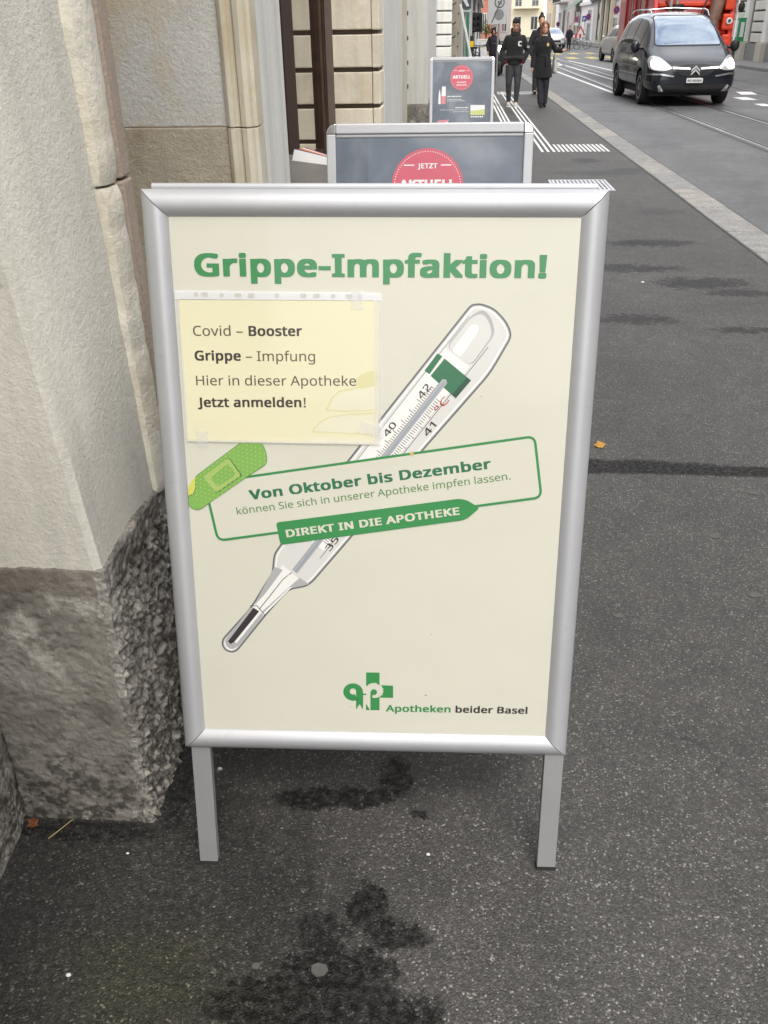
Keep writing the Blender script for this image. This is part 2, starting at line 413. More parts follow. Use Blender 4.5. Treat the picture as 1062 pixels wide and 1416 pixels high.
# ------------------------------------------------------------------ mesh helpers
class MB:
    def __init__(self):
        self.v, self.f, self.mi = [], [], []
        self.k = 0
    def add(self, vs, fs, M=None):
        o = len(self.v)
        for p in vs:
            p = Vector(p)
            self.v.append(M @ p if M is not None else p)
        for q in fs:
            self.f.append([o + i for i in q])
            self.mi.append(self.k)
        return self
    def box(self, x0, x1, y0, y1, z0, z1, M=None):
        vs = [(x, y, z) for z in (z0, z1) for y in (y0, y1) for x in (x0, x1)]
        fs = [(0, 2, 3, 1), (4, 5, 7, 6), (0, 1, 5, 4), (2, 6, 7, 3), (0, 4, 6, 2), (1, 3, 7, 5)]
        return self.add(vs, fs, M)
    def prism(self, poly, z0, z1, M=None):
        n = len(poly)
        area = sum(poly[i][0] * poly[(i + 1) % n][1] - poly[(i + 1) % n][0] * poly[i][1] for i in range(n))
        if area < 0:
            poly = list(reversed(poly))
        vs = [(x, y, z0) for x, y in poly] + [(x, y, z1) for x, y in poly]
        fs = [tuple(reversed(range(n))), tuple(range(n, 2 * n))] + [(i, (i + 1) % n, n + (i + 1) % n, n + i) for i in range(n)]
        return self.add(vs, fs, M)
    def flat(self, poly, z=0.0, M=None):
        n = len(poly)
        area = sum(poly[i][0] * poly[(i + 1) % n][1] - poly[(i + 1) % n][0] * poly[i][1] for i in range(n))
        if area < 0:
            poly = list(reversed(poly))
        return self.add([(x, y, z) for x, y in poly], [tuple(range(n))], M)
    def rings(self, rings, cap=True, M=None):
        n = len(rings[0])
        vs = [p for r in rings for p in r]
        fs = []
        for a in range(len(rings) - 1):
            for i in range(n):
                j = (i + 1) % n
                fs.append((a * n + i, a * n + j, (a + 1) * n + j, (a + 1) * n + i))
        if cap:
            fs.append(tuple(reversed(range(n))))
            fs.append(tuple((len(rings) - 1) * n + i for i in range(n)))
        return self.add(vs, fs, M)
    def tube(self, pts, r, n=8, M=None, cap=True):
        pts = [Vector(p) for p in pts]
        rr = r if isinstance(r, (list, tuple)) else [r] * len(pts)
        rs = []
        up = None
        for i, p in enumerate(pts):
            d = (pts[min(i + 1, len(pts) - 1)] - pts[max(i - 1, 0)]).normalized()
            if up is None:
                up = Vector((0, 0, 1)) if abs(d.z) < 0.9 else Vector((1, 0, 0))
            a = d.cross(up)
            a = a.normalized() if a.length > 1e-6 else Vector((1, 0, 0))
            b = a.cross(d).normalized()
            up = b
            rs.append([p + a * (rr[i] * math.cos(2 * PI * k / n)) + b * (rr[i] * math.sin(2 * PI * k / n)) for k in range(n)])
        return self.rings(rs, cap, M)
    def ell(self, c, r, nu=14, nv=9, M=None):
        c = Vector(c)
        rs = []
        for j in range(1, nv):
            t = PI * j / nv
            rs.append([c + Vector((r[0] * math.sin(t) * math.cos(2 * PI * i / nu), r[1] * math.sin(t) * math.sin(2 * PI * i / nu), -r[2] * math.cos(t))) for i in range(nu)])
        return self.rings(rs, True, M)
    def lathe(self, prof, n=24, M=None):
        """profile of (radius, height) turned round local z"""
        rs = [[Vector((r * math.cos(2 * PI * i / n), r * math.sin(2 * PI * i / n), z)) for i in range(n)] for r, z in prof]
        return self.rings(rs, True, M)
    def disc(self, r, z=0.0, n=40, M=None, cx=0.0, cy=0.0):
        return self.flat([(cx + r * math.cos(2 * PI * i / n), cy + r * math.sin(2 * PI * i / n)) for i in range(n)], z, M)
    def ring2d(self, r0, r1, z=0.0, n=40, M=None, cx=0.0, cy=0.0):
        vs = []
        for i in range(n):
            a = 2 * PI * i / n
            vs += [(cx + r0 * math.cos(a), cy + r0 * math.sin(a), z), (cx + r1 * math.cos(a), cy + r1 * math.sin(a), z)]
        return self.add(vs, [(2 * i, 2 * i + 1, (2 * i + 3) % (2 * n), (2 * i + 2) % (2 * n)) for i in range(n)], M)
    def stroke(self, pts, w, z=0.0, closed=False, M=None):
        n = len(pts)
        P = [Vector((x, y)) for x, y in pts]
        vs = []
        for i in range(n):
            a = P[(i - 1) % n] if (closed or i > 0) else P[i]
            b = P[(i + 1) % n] if (closed or i < n - 1) else P[i]
            d1 = (P[i] - a).normalized() if (P[i] - a).length > 1e-9 else (b - P[i]).normalized()
            d2 = (b - P[i]).normalized() if (b - P[i]).length > 1e-9 else d1
            nn = Vector((-(d1 + d2).y, (d1 + d2).x)).normalized()
            k = w / 2 / max(0.4, nn.dot(Vector((-d1.y, d1.x))))
            vs += [(P[i].x + nn.x * k, P[i].y + nn.y * k, z), (P[i].x - nn.x * k, P[i].y - nn.y * k, z)]
        fs = [(2 * i + 1, (2 * i + 3) % (2 * n), (2 * i + 2) % (2 * n), 2 * i) for i in range(n if closed else n - 1)]
        return self.add(vs, fs, M)
    def mesh(self, name, mats, smooth=False, bevel=0.0, seg=2, ang=35):
        me = bpy.data.meshes.new(name)
        me.from_pydata([tuple(p) for p in self.v], [], self.f)
        for m in (mats if isinstance(mats, (list, tuple)) else [mats]):
            me.materials.append(m)
        me.polygons.foreach_set('material_index', self.mi)
        me.validate()
        bm = bmesh.new()
        bm.from_mesh(me)
        bmesh.ops.recalc_face_normals(bm, faces=bm.faces) if bevel or smooth else None
        if bevel:
            es = [e for e in bm.edges if len(e.link_faces) == 2 and e.calc_face_angle(0) > rad(ang)]
            if es:
                bmesh.ops.bevel(bm, geom=es, offset=bevel, segments=seg, profile=0.6, affect='EDGES', clamp_overlap=True)
        bm.to_mesh(me)
        bm.free()
        if smooth:
            me.polygons.foreach_set('use_smooth', [True] * len(me.polygons))
            try:
                me.set_sharp_from_angle(angle=rad(40))
            except Exception:
                pass
        me.update()
        return me
    def obj(self, name, mats, parent=None, M=None, **kw):
        return link(name, self.mesh(name, mats, **kw), parent, M)

def link(name, me, parent=None, M=None):
    o = bpy.data.objects.new(name, me)
    COL.objects.link(o)
    if parent is not None:
        o.parent = parent
    if M is not None:
        o.matrix_local = M
    return o

def tag(o, label, cat, group=None):
    o['label'] = label
    o['category'] = cat
    if group:
        o['group'] = group
    return o

def thing(name, label, cat, loc=(0, 0, 0), rz=0.0, group=None):
    o = bpy.data.objects.new(name, None)
    o.empty_display_size = 0.2
    COL.objects.link(o)
    o.location = loc
    o.rotation_euler = (0, 0, rz)
    return tag(o, label, cat, group)

def struct(o, kind='structure'):
    o['kind'] = kind
    return o

def dup(root, loc, rz, label, group=None):
    r = root.copy()
    COL.objects.link(r)
    r.location = loc
    r.rotation_euler = (0, 0, rz)
    r['label'] = label
    if group:
        r['group'] = group
    for ch in list(root.children):
        c = ch.copy(); COL.objects.link(c); c.parent = r
        for g in list(ch.children):
            d = g.copy(); COL.objects.link(d); d.parent = c
    return r

def T(x, y, z):
    return Matrix.Translation((x, y, z))
def RX(a): return Matrix.Rotation(a, 4, 'X')
def RY(a): return Matrix.Rotation(a, 4, 'Y')
def RZ(a): return Matrix.Rotation(a, 4, 'Z')

def inset(poly, d):
    n = len(poly)
    area = sum(poly[i][0] * poly[(i + 1) % n][1] - poly[(i + 1) % n][0] * poly[i][1] for i in range(n))
    P = [Vector(p) for p in (poly if area > 0 else reversed(poly))]
    out = []
    for i in range(n):
        d1 = (P[i] - P[i - 1]).normalized()
        d2 = (P[(i + 1) % n] - P[i]).normalized()
        n1, n2 = Vector((-d1.y, d1.x)), Vector((-d2.y, d2.x))
        b = (n1 + n2).normalized()
        out.append(tuple(P[i] + b * (d / max(0.5, b.dot(n1)))))
    return out

def rounded(poly, r, n=6):
    """polygon with every corner rounded"""
    m = len(poly)
    P = [Vector(p) for p in poly]
    out = []
    for i in range(m):
        a, p, b = P[i - 1], P[i], P[(i + 1) % m]
        u, v = (a - p), (b - p)
        rr = min(r, u.length * 0.45, v.length * 0.45)
        s, e = p + u.normalized() * rr, p + v.normalized() * rr
        for k in range(n + 1):
            t = k / n
            out.append(tuple(s * (1 - t) ** 2 + p * (2 * t * (1 - t)) + e * t ** 2))
    return out

# ------------------------------------------------------------------ lettering
def _font(fn):
    try:
        d = bpy.utils.system_resource('DATAFILES', path='fonts')
        return bpy.data.fonts.load(os.path.join(d, fn))
    except Exception:
        return None
FONT = _font('NotoSansHebrew-Regular.woff2')
_txt = {}
def glyphs(s, track=1.0):
    if (s, track) in _txt:
        return _txt[(s, track)]
    c = bpy.data.curves.new('lettering', 'FONT')
    c.body = s
    if FONT:
        c.font = FONT
    c.resolution_u = 5
    c.space_character = track
    o = bpy.data.objects.new('lettering', c)
    COL.objects.link(o)
    bpy.context.view_layer.update()
    me = bpy.data.meshes.new_from_object(o.evaluated_get(bpy.context.evaluated_depsgraph_get()))
    vs = [tuple(v.co) for v in me.vertices]
    fs = [tuple(p.vertices) for p in me.polygons]
    bpy.data.objects.remove(o); bpy.data.curves.remove(c); bpy.data.meshes.remove(me)
    _txt[(s, track)] = (vs, fs)
    return _txt[(s, track)]

def text(mb, s, x, y, ang, w, cap, bold=0.0, z=0.0, M=None, center=False):
    """lettering of width w and capital height cap, baseline starting at (x, y); bold is a stroke gain in em"""
    vs, fs = glyphs(s, 1.0 + bold * 1.9)
    if not vs:
        return
    x0, x1 = min(v[0] for v in vs), max(v[0] for v in vs)
    by = bold * 0.62
    offs = [(0, 0)] if not bold else [(0, 0)] + [(bold * i, by * j) for i in (-1, -0.5, 0, 0.5, 1) for j in (-1, 0, 1) if (i, j) != (0, 0) and (abs(i) != 0.5 or j)]
    sx = w / (x1 - x0 + 2 * bold)
    sy = cap / (0.714 + 2 * by)
    ca, sa = math.cos(rad(ang)), math.sin(rad(ang))
    if center:
        x, y = x - ca * w / 2 + sa * cap / 2, y - sa * w / 2 - ca * cap / 2
    for k, (ox, oy) in enumerate(offs):
        pts = []
        for v in vs:
            a, b = (v[0] - x0 + bold + ox) * sx, (v[1] + by + oy) * sy
            pts.append((x + a * ca - b * sa, y + a * sa + b * ca, z + k * 8e-6))
        mb.add(pts, fs, M)

# ================================================================== SETTING
ROADZ = -0.10
def sheet(name, x0, x1, y0, y1, z, m):
    return struct(MB().add([(x0, y0, z), (x1, y0, z), (x1, y1, z), (x0, y1, z)], [(0, 1, 2, 3)]).obj(name, m))
sheet('ground', -700, 700, -300, 1200, -0.25, simple('far_ground', (0.16, 0.16, 0.155, 1), 0.9))
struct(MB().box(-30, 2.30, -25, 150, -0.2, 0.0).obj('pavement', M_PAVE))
sheet('road', 2.30, 11.6, -25, 260, ROADZ, M_ROAD)
struct(MB().box(11.75, 40, -25, 260, -0.2, 0.02).obj('far_pavement', simple('far_pavement_asphalt', (0.20, 0.195, 0.19, 1), 0.9, bump=0.3)))
kb = MB()
y = -6.0
while y < 75:
    L_ = 0.85 + 0.35 * random.random()
    w0 = 0.004 * random.random()
    kb.box(2.305 - w0, 2.60 + w0, y + 0.004, y + L_ - 0.004, -0.18, 0.004 + 0.004 * random.random())
    y += L_
y = -6.0
while y < 90:
    kb.box(11.6, 11.75, y + 0.004, y + 1.0 - 0.004, -0.18, 0.015)
    y += 1.0
struct(kb.obj('kerb', M_KERB, bevel=0.012))
gs = MB()
y = -6.0
while y < 70:
    L_ = 0.16 + 0.06 * random.random()
    gs.box(2.608, 2.745, y + 0.006, y + L_ - 0.006, -0.18, ROADZ + 0.006 + 0.006 * random.random())
    y += L_
struct(gs.obj('gutter', M_SETT, bevel=0.008))
sl = MB().box(2.755, 2.785, -6, 70, ROADZ - 0.05, ROADZ + 0.003).box(2.283, 2.302, -6, 70, -0.15, 0.0035)
struct(sl.obj('joint_seal', M_SEAL))
# tram rails: a polished head with a dark groove on its inner side, bitumen joints either side
rl, rg, rs = MB(), MB(), MB()
for x, s in ((4.62, 1), (5.72, -1), (8.1, 1), (9.2, -1)):
    rl.box(x - 0.035, x + 0.035, -20, 240, ROADZ - 0.1, ROADZ + 0.006)
    rg.box(min(x + s * 0.036, x + s * 0.085), max(x + s * 0.036, x + s * 0.085), -20, 240, ROADZ - 0.1, ROADZ + 0.0035)
    rl.box(min(x + s * 0.086, x + s * 0.105), max(x + s * 0.086, x + s * 0.105), -20, 240, ROADZ - 0.1, ROADZ + 0.005)
    rs.box(x - s * 0.11 - 0.02, x - s * 0.11 + 0.02, -20, 240, ROADZ - 0.1, ROADZ + 0.0025)
struct(rl.obj('tram_rail', M_RAIL)); struct(rg.obj('tram_rail_groove', M_GROOVE)); struct(rs.obj('tram_rail_joint', M_SEAL))
# tactile guide stripes on the pavement
ts = MB()
for x in (0.88, 0.95, 1.02, 1.245, 1.325, 1.405):
    ts.box(x - 0.018, x + 0.018, 13.1, 26.0, -0.02, 0.004)
for i in range(12):
    x = 1.475 + i * 0.0615
    ts.box(x - 0.016, x + 0.016, 13.1, 13.95, -0.02, 0.004)
for i in range(17):
    x = 1.16 + i * 0.0615
    ts.box(x - 0.016, x + 0.016, 25.0, 26.0, -0.02, 0.004)
struct(ts.obj('tactile_stripes', M_ROADWHITE))
# road markings
rm = MB()
def rline(x0, y0, x1, y1, w, z=ROADZ + 0.004):
    rm.add([(x0 - w / 2, y0, z), (x0 + w / 2, y0, z), (x1 + w / 2, y1, z), (x1 - w / 2, y1, z)], [(0, 1, 2, 3)])
rline(4.34, 26.7, 4.1, 42, 0.12); rline(4.1, 42, 4.3, 55, 0.12)
rline(5.38, 32.7, 5.1, 48, 0.12); rline(6.44, 39.3, 6.0, 52.4, 0.12)
rline(7.1, 23.6, 7.1, 24.5, 0.35); rline(7.6, 25.4, 7.75, 26.5, 0.4); rline(6.95, 21.7, 6.95, 22.4, 0.25)
rline(7.9, 33, 7.9, 36, 0.15)
for yy in (46, 48.5):
    rline(4.9, yy, 5.0, yy + 1.2, 0.5)
struct(rm.obj('road_marking', M_ROADWHITE))
ym = MB()
for i in range(6):
    x = 4.2 + i * 1.1
    for yy in (55.0, 64.0):
        ym.add([(x, yy, ROADZ + 0.004), (x + 0.55, yy, ROADZ + 0.004), (x + 0.55, yy + 3.2, ROADZ + 0.004), (x, yy + 3.2, ROADZ + 0.004)], [(0, 1, 2, 3)])
struct(ym.obj('crossing_marking', M_ROADYELLOW))

# ================================================================== NEAR BUILDING (stone facade on the left)
def rock_block(x0, x1, y0, y1, z0, z1, cuts, amp, face_amp):
    """rock-faced block: a subdivided box pushed in and out by noise"""
    bm = bmesh.new()
    bmesh.ops.create_cube(bm, size=1.0)
    for v in bm.verts:
        v.co = Vector(((x0 + x1) / 2 + v.co.x * (x1 - x0), (y0 + y1) / 2 + v.co.y * (y1 - y0), (z0 + z1) / 2 + v.co.z * (z1 - z0)))
    bmesh.ops.subdivide_edges(bm, edges=bm.edges[:], cuts=cuts, use_grid_fill=True)
    bm.normal_update()
    new = []
    for v in bm.verts:
        p, n = v.co, v.normal
        edge = sum(abs(c) > 0.3 for c in n) > 1
        a = face_amp if n.y < -0.6 else amp
        h = noise.noise(p * 22) * 0.5 + noise.noise(p * 48 + Vector((3, 1, 2))) * 0.7 + noise.noise(p * 9) * 0.6 + noise.noise(p * 95) * 0.65
        chip = abs(noise.noise(p * 60 + Vector((9, 4, 7))))
        h -= 1.5 * max(0.0, 0.30 - chip)
        if edge:
            h -= 1.2 + 1.2 * abs(noise.noise(p * 9))
        top = max(0.0, min(1.0, (z1 - 0.055 - p.z) / 0.02))
        new.append(p + n * a * h * (0.25 + 0.75 * top))
    for v, q in zip(bm.verts, new):
        v.co = q
    me = bpy.data.meshes.new('plinth')
    bm.to_mesh(me); bm.free()
    me.materials.append(M_ROCK)
    me.materials.append(M_DRESSED)
    for f in me.polygons:
        if f.center.y < y0 + 0.035 and f.center.x < x1 - 0.022:
            f.material_index = 1
    me.polygons.foreach_set('use_smooth', [True] * len(me.polygons))
    return me

nb = thing('stone_building', 'cream rough plastered building with rock faced stone plinth beside the large cream board', 'building', (-0.62, 1.3, 0))
NB = nb.location
def nbo(mb, name, m, **kw):
    return mb.obj(name, m, nb, T(-NB.x, -NB.y, -NB.z), **kw)
link('plinth', rock_block(-1.45, -0.626, 1.305, 1.765, -0.06, 0.665, 150, 0.013, 0.0026), nb, T(-NB.x, -NB.y, -NB.z))
link('plinth', rock_block(-1.7, -0.905, -2.4, 1.304, -0.06, 0.655, 70, 0.010, 0.008), nb, T(-NB.x, -NB.y, -NB.z))
# pier: slightly battered render above the plinth
pr = MB()
zs = [0.662, 0.80, 0.95, 1.1, 1.26, 1.5, 1.8, 2.4, 6.0]
xs = [-0.634, -0.645, -0.656, -0.668, -0.677, -0.684, -0.688, -0.690, -0.690]
ring = []
for z, x in zip(zs, xs):
    q = (x + 0.634) * 0.55
    ring.append([Vector((-1.5, 1.312 + 0.01, z)), Vector((x - 0.012, 1.306, z)), Vector((x, 1.318, z)), Vector((-0.642 + q * 0.2, 1.50, z)), Vector((-0.632, 1.64, z)), Vector((-1.5, 1.64, z))])
pr.rings(ring)
nbo(pr, 'pier_wall', M_PLASTER, smooth=True)
# worn quoin strip on the pier's far edge, in two courses
for (za, zb, ya, yb) in ((0.655, 1.288, 1.625, 1.592), (1.293, 2.2, 1.592, 1.545), (2.205, 6.0, 1.545, 1.52)):
    q = MB()
    n = 40
    rr = []
    for k in range(n + 1):
        z = za + (zb - za) * k / n
        yy = ya + (yb - ya) * k / n + 0.004 * noise.noise(Vector((0, 0, z * 14)))
        b = 0.003 * noise.noise(Vector((4, 2, z * 30)))
        e = 0.006 if k in (0, n) else 0.0
        rr.append([Vector((-0.64, yy, z)), Vector((-0.622 - e + b, yy + 0.003, z)), Vector((-0.612 - e + b, yy + 0.018, z)), Vector((-0.610 - e + b, yy + 0.055, z)), Vector((-0.616 - e + b, 1.665, z)), Vector((-0.70, 1.668, z)), Vector((-0.70, yy, z))])
    nbo(q.rings(rr), 'quoin_strip', M_QUOIN, smooth=True)
for (za, zb) in ((0.655, 1.290), (1.295, 6.0)):
    nbo(MB().prism([(-1.45, 1.667), (-0.620, 1.667), (-0.613, 1.680), (-0.616, 1.735), (-0.640, 1.752), (-1.45, 1.752)], za, zb), 'door_reveal', M_REVEAL, bevel=0.004)
# near wall beside the camera
nbo(MB().box(-1.7, -0.93, -2.4, 1.30, 0.652, 6.0), 'side_wall', M_PLASTER, bevel=0.006)
nbo(MB().box(-2.2, -1.452, -2.4, 3.2, -0.05, 6.0), 'niche_back', M_PANEL)
nbo(MB().box(-1.7, -0.640, -1.3, 0.60, 0.655, 6.0), 'pier_wall', M_PLASTER, bevel=0.01)  # unseen pier, added to shade the near ground
link('plinth', rock_block(-1.7, -0.628, -1.3, 0.62, -0.06, 0.66, 30, 0.012, 0.006), nb, T(-NB.x, -NB.y, -NB.z))  # plinth of the same added, unseen pier
# recessed panel of the second pier, seen across the doorway
nbo(MB().box(-1.45, -0.662, 2.74, 3.2, 1.287, 6.0), 'pier_panel', M_PANEL, bevel=0.004)
nbo(MB().box(-1.45, -0.664, 2.742, 3.19, 1.27, 1.30), 'mortar_joint', simple('brown_mortar', c8(150, 132, 108), 0.9))
nbo(MB().box(-1.45, -0.662, 2.737, 3.2, 0.0, 1.2845), 'pier_panel', M_PANEL_LOW, bevel=0.004)
jm = [(-0.66, 3.2), (-0.66, 2.728), (-0.648, 2.716), (-0.636, 2.716), (-0.630, 2.730), (-0.620, 2.730), (-0.614, 2.714), (-0.598, 2.708), (-0.586, 2.716), (-0.580, 2.735), (-0.571, 2.742), (-0.571, 2.80), (-0.60, 3.2)]
nbo(MB().prism(jm, 0.0, 1.2835), 'jamb_moulding', M_PEEL, bevel=0.002)
nbo(MB().prism(jm, 1.2865, 6.0), 'jamb_moulding', M_PEEL, bevel=0.002)
nbo(MB().box(-0.69, -0.574, 2.805, 3.24, 0.0, 6.0), 'pier_face', M_GREYSTONE, bevel=0.003)
# shop window between the second and third pier
M_WOOD = simple('dark_brown_wood', c8(54, 36, 25), 0.6, var=0.3, scale=14, spec=0.25)
M_SHOPGLASS = simple('shop_glass', (0.015, 0.014, 0.012, 1), 0.03, var=0.0, spec=0.9, coat=0.9, coatr=0.02)
sw = nbo(MB().box(-1.10, -1.04, 3.26, 3.6, 0.64, 5.0).box(-1.10, -1.04, 5.92, 6.32, 0.64, 5.0).box(-1.10, -1.03, 7.46, 7.60, 0.64, 5.0)
    .box(-1.10, -1.04, 7.76, 7.885, 0.64, 5.0).box(-1.10, -1.035, 3.6, 7.8, 0.60, 0.70), 'window_frame', M_WOOD, bevel=0.006)
MB().box(-1.075, -1.065, 3.6, 7.77, 0.69, 5.0).obj('glass_pane', M_SHOPGLASS, sw)
nbo(MB().box(-1.12, -0.64, 3.26, 7.88, 0.50, 0.60), 'window_sill', simple('brown_stone_sill', c8(110, 98, 86), 0.6, var=0.2, scale=5, bump=0.3), bevel=0.01)
nbo(MB().box(-1.12, -0.72, 3.26, 7.88, 0.0, 0.498), 'stall_riser', M_TAUPE)
nbo(MB().box(-1.6, -1.13, 3.24, 7.9, 0.0, 5.0), 'shop_interior', simple('dark_interior', (0.02, 0.017, 0.014, 1), 0.8))
# third pier with block courses and deep joints
pc = MB()
zj = [0.70 - 0.27, 0.70, 0.972, 1.242, 1.511, 1.78, 2.05, 2.32, 2.6]
for i in range(len(zj) - 1):
    a, b = zj[i] + 0.018, zj[i + 1] - 0.018
    pc.box(-1.05, -0.672, 7.9, 8.4, a, b)
    pc.box(-0.668, -0.604, 7.893, 8.3, a - 0.003, b + 0.003)
nbo(pc, 'block_course', M_BLOCK, bevel=0.008)
nbo(MB().box(-1.1, -0.62, 7.96, 12.2, 0.0, 6.0).box(-1.1, -0.985, 7.885, 7.97, 0.0, 6.0), 'pier_core', simple('dark_joint_stone', c8(112, 100, 90), 0.9))  # darker core stone seen in the open joints
nbo(MB().box(-0.66, -0.60, 8.31, 11.2, 0.0, 6.0), 'pier_face', M_GREYSTONE, bevel=0.004)
nbo(MB().prism([(-0.66, 11.2), (-0.600, 11.2), (-0.592, 11.4), (-0.604, 11.6), (-0.590, 11.9), (-0.595, 12.2), (-0.66, 12.2)], 0.0, 6.0), 'jamb_moulding', M_PEEL, bevel=0.003)
nbo(MB().box(-1.9, -1.0, 12.2, 15.0, 0, 6.0), 'door_recess', simple('dark_doorway', c8(70, 62, 54), 0.7))
nbo(MB().box(-1.2, -0.42, 15.0, 21.9, 0.49, 6.0), 'pier_face', M_GREYSTONE, bevel=0.006)
link('plinth', rock_block(-1.2, -0.405, 14.985, 21.9, -0.05, 0.49, 30, 0.012, 0.010), nb, T(-NB.x, -NB.y, -NB.z))
for z in (0.86, 1.13, 1.40, 1.67, 1.94):
    nbo(MB().box(-0.62, -0.585, 12.2, 12.34, z, z + 0.045), 'joint_course', simple('dark_joint', c8(70, 62, 56), 0.9))
nbo(MB().box(-9, -1.0, -2.4, 21.9, 6.0, 11.5).box(-1.0, -0.62, -2.4, 21.9, 6.0, 6.25).box(-1.0, -0.66, -2.4, 21.9, 6.25, 11.5), 'upper_wall', M_GREYSTONE, bevel=0.02)
nbo(MB().box(-9, -1.9, -2.4, 21.9, 0, 6.0), 'rear_wall', M_GREYSTONE)
for k in range(6):
    wf = nbo(MB().box(-0.66, -0.63, 0.2 + k * 3.5, 1.8 + k * 3.5, 7.2, 9.6), 'upper_window', M_WHITE, bevel=0.01)
    MB().box(-0.64, -0.622, 0.35 + k * 3.5, 1.65 + k * 3.5, 7.35, 9.45).obj('pane', M_SHOPGLASS, wf)

# white building with rusticated corner
wb = thing('corner_building', 'white building with rusticated block corner and dark joints behind the third board', 'building', (-0.35, 22, 0))
def rel(mb, name, m, root, **kw):
    L = root.location
    return mb.obj(name, m, root, T(-L.x, -L.y, -L.z), **kw)
blk = MB()
for i in range(24):
    z = 0.02 + i * 0.2285
    blk.box(-1.0, -0.085, 22.0, 23.4, z + 0.016, z + 0.2285 - 0.012)
rel(blk, 'corner_block', M_WHITEBLOCK, wb, bevel=0.02)
rel(MB().box(-6.0, -0.11, 22.03, 29, 0, 11.0), 'wall', simple('joint_grey', c8(96, 92, 86), 0.9), wb)
rel(MB().box(-0.12, 0.03, 23.5, 23.8, 0, 7).box(0.045, 0.135, 23.5, 23.8, 0, 7), 'pilaster', M_TAUPE, wb, bevel=0.006)
for z in (0.9, 1.32, 1.6, 2.0):
    rel(MB().tube([(-0.08, 23.48, z), (-0.03, 23.4, z + 0.01), (0.0, 23.42, z + 0.05)], 0.012, 6), 'iron_hook', M_BLACKPAINT, wb)
    rel(MB().box(0.04, 0.075, 23.485, 23.5, z - 0.2, z - 0.17), 'iron_bracket', M_BLACKPAINT, wb)
rel(MB().tube([(-0.6, 21.98, 1.45), (-0.56, 21.94, 1.38), (-0.53, 21.96, 1.31)], 0.012, 6), 'iron_hook', M_BLACKPAINT, wb)


# ================================================================== NEAREST BOARD
TH = math.asin(0.18767)
SIN, COS = math.sin(TH), math.cos(TH)
def lean(th, y0=0.0):
    s, c = math.sin(th), math.cos(th)
    return Matrix(((1, 0, 0, 0), (0, s, -c, y0), (0, c, s, 0), (0, 0, 0, 1)))
PROF = [(0, -0.014), (0, -0.001), (0.003, 0.0045), (0.009, 0.0090), (0.016, 0.0115), (0.023, 0.0120), (0.030, 0.0100), (0.036, 0.0062), (0.0405, 0.0024), (0.043, -0.0006), (0.043, -0.006)]
def snap_rail(W, h0, h1, side, prof, gap=0.0009):
    """one mitred length of snap-frame profile"""
    mb = MB()
    def cor(u, v, w):
        return (u * (W / 2 - w), (h1 - w) if v > 0 else (h0 + w))
    ends = {'top': ((-1, 1), (1, 1)), 'bottom': ((1, -1), (-1, -1)), 'left': ((-1, -1), (-1, 1)), 'right': ((1, 1), (1, -1))}[side]
    ra, rb = [], []
    for w, n in prof:
        a, b = cor(*ends[0], w), cor(*ends[1], w)
        d = (Vector(b) - Vector(a)).normalized() * gap
        ra.append(Vector((a[0] + d.x, a[1] + d.y, n)))
        rb.append(Vector((b[0] - d.x, b[1] - d.y, n)))
    rr = [[a.lerp(b, t) for a, b in zip(ra, rb)] for t in (0, 1)]
    return mb.rings(rr)

BW, BH0, BH1 = 0.755, 0.285, 1.330
board = thing('advertising_board', 'large cream flu vaccination board in aluminium snap frame, before the slate blue boards', 'sign board', (-0.1315, 1.214, 0), math.atan2(0.03721, 0.99933))
board.rotation_euler.y = 0.0112      # the pavement falls slightly towards the kerb
MF = lean(TH)
for sd in ('top', 'bottom', 'left', 'right'):
    snap_rail(BW, BH0, BH1, sd, PROF).obj('frame_rail', M_ALU, board, MF, smooth=True)
MB().box(-BW / 2 + 0.002, BW / 2 - 0.002, BH0 + 0.002, BH1 - 0.002, -0.017, -0.0065).obj('backing_panel', simple('grey_backing', (0.25, 0.25, 0.25, 1), 0.6), board, MF)
poster = MB().box(-BW / 2 + 0.036, BW / 2 - 0.036, BH0 + 0.036, BH1 - 0.036, -0.006, 0.0).obj('poster', M_POSTER, board, MF)
# front legs with dark end caps
for x in (-0.3475, 0.3565):
    zf = 0.0055 + 0.0112 * x
    lo_ = MB().box(x - 0.019, x + 0.019, zf, BH0 + 0.01, -0.022, -0.003).obj('leg', M_LEG, board, MF, bevel=0.0015)
    MB().box(x - 0.0195, x + 0.0195, zf - 0.005, zf + 0.004, -0.0225, -0.0025).obj('end_cap', M_SEAM, lo_)
hb = MB().box(-0.365, 0.362, BH1 - 0.02, BH1 + 0.0045, -0.030, -0.0185)
hb.tube([(-0.365, BH1 + 0.004, -0.024), (0.362, BH1 + 0.004, -0.024)], 0.0062, 10)
hb.obj('hinge_bar', M_ALU, board, MF, bevel=0.001)
MB2 = lean(-TH, 2 * BH1 * SIN + 0.10)
rb = MB()
rb.box(-BW / 2, BW / 2, BH1 - 0.06, BH1 - 0.012, -0.012, 0.012).box(-BW / 2, BW / 2, BH0, BH0 + 0.045, -0.012, 0.012)
rb.box(-BW / 2, -BW / 2 + 0.045, BH0, BH1 - 0.01, -0.0115, 0.0115).box(BW / 2 - 0.045, BW / 2, BH0, BH1 - 0.01, -0.0115, 0.0115)
rb.box(-BW / 2 + 0.04, BW / 2 - 0.04, BH0 + 0.04, BH1 - 0.04, -0.004, 0.004)  # runs on unseen past the camera, lengthened to block low sky
rb.obj('rear_frame', M_ALU, board, MB2, bevel=0.002)
for x in (-0.347, 0.357):
    MB().box(x - 0.019, x + 0.019, 0.0, BH0 + 0.01, -0.010, 0.010).obj('leg', M_LEG, board, MB2, bevel=0.0015)

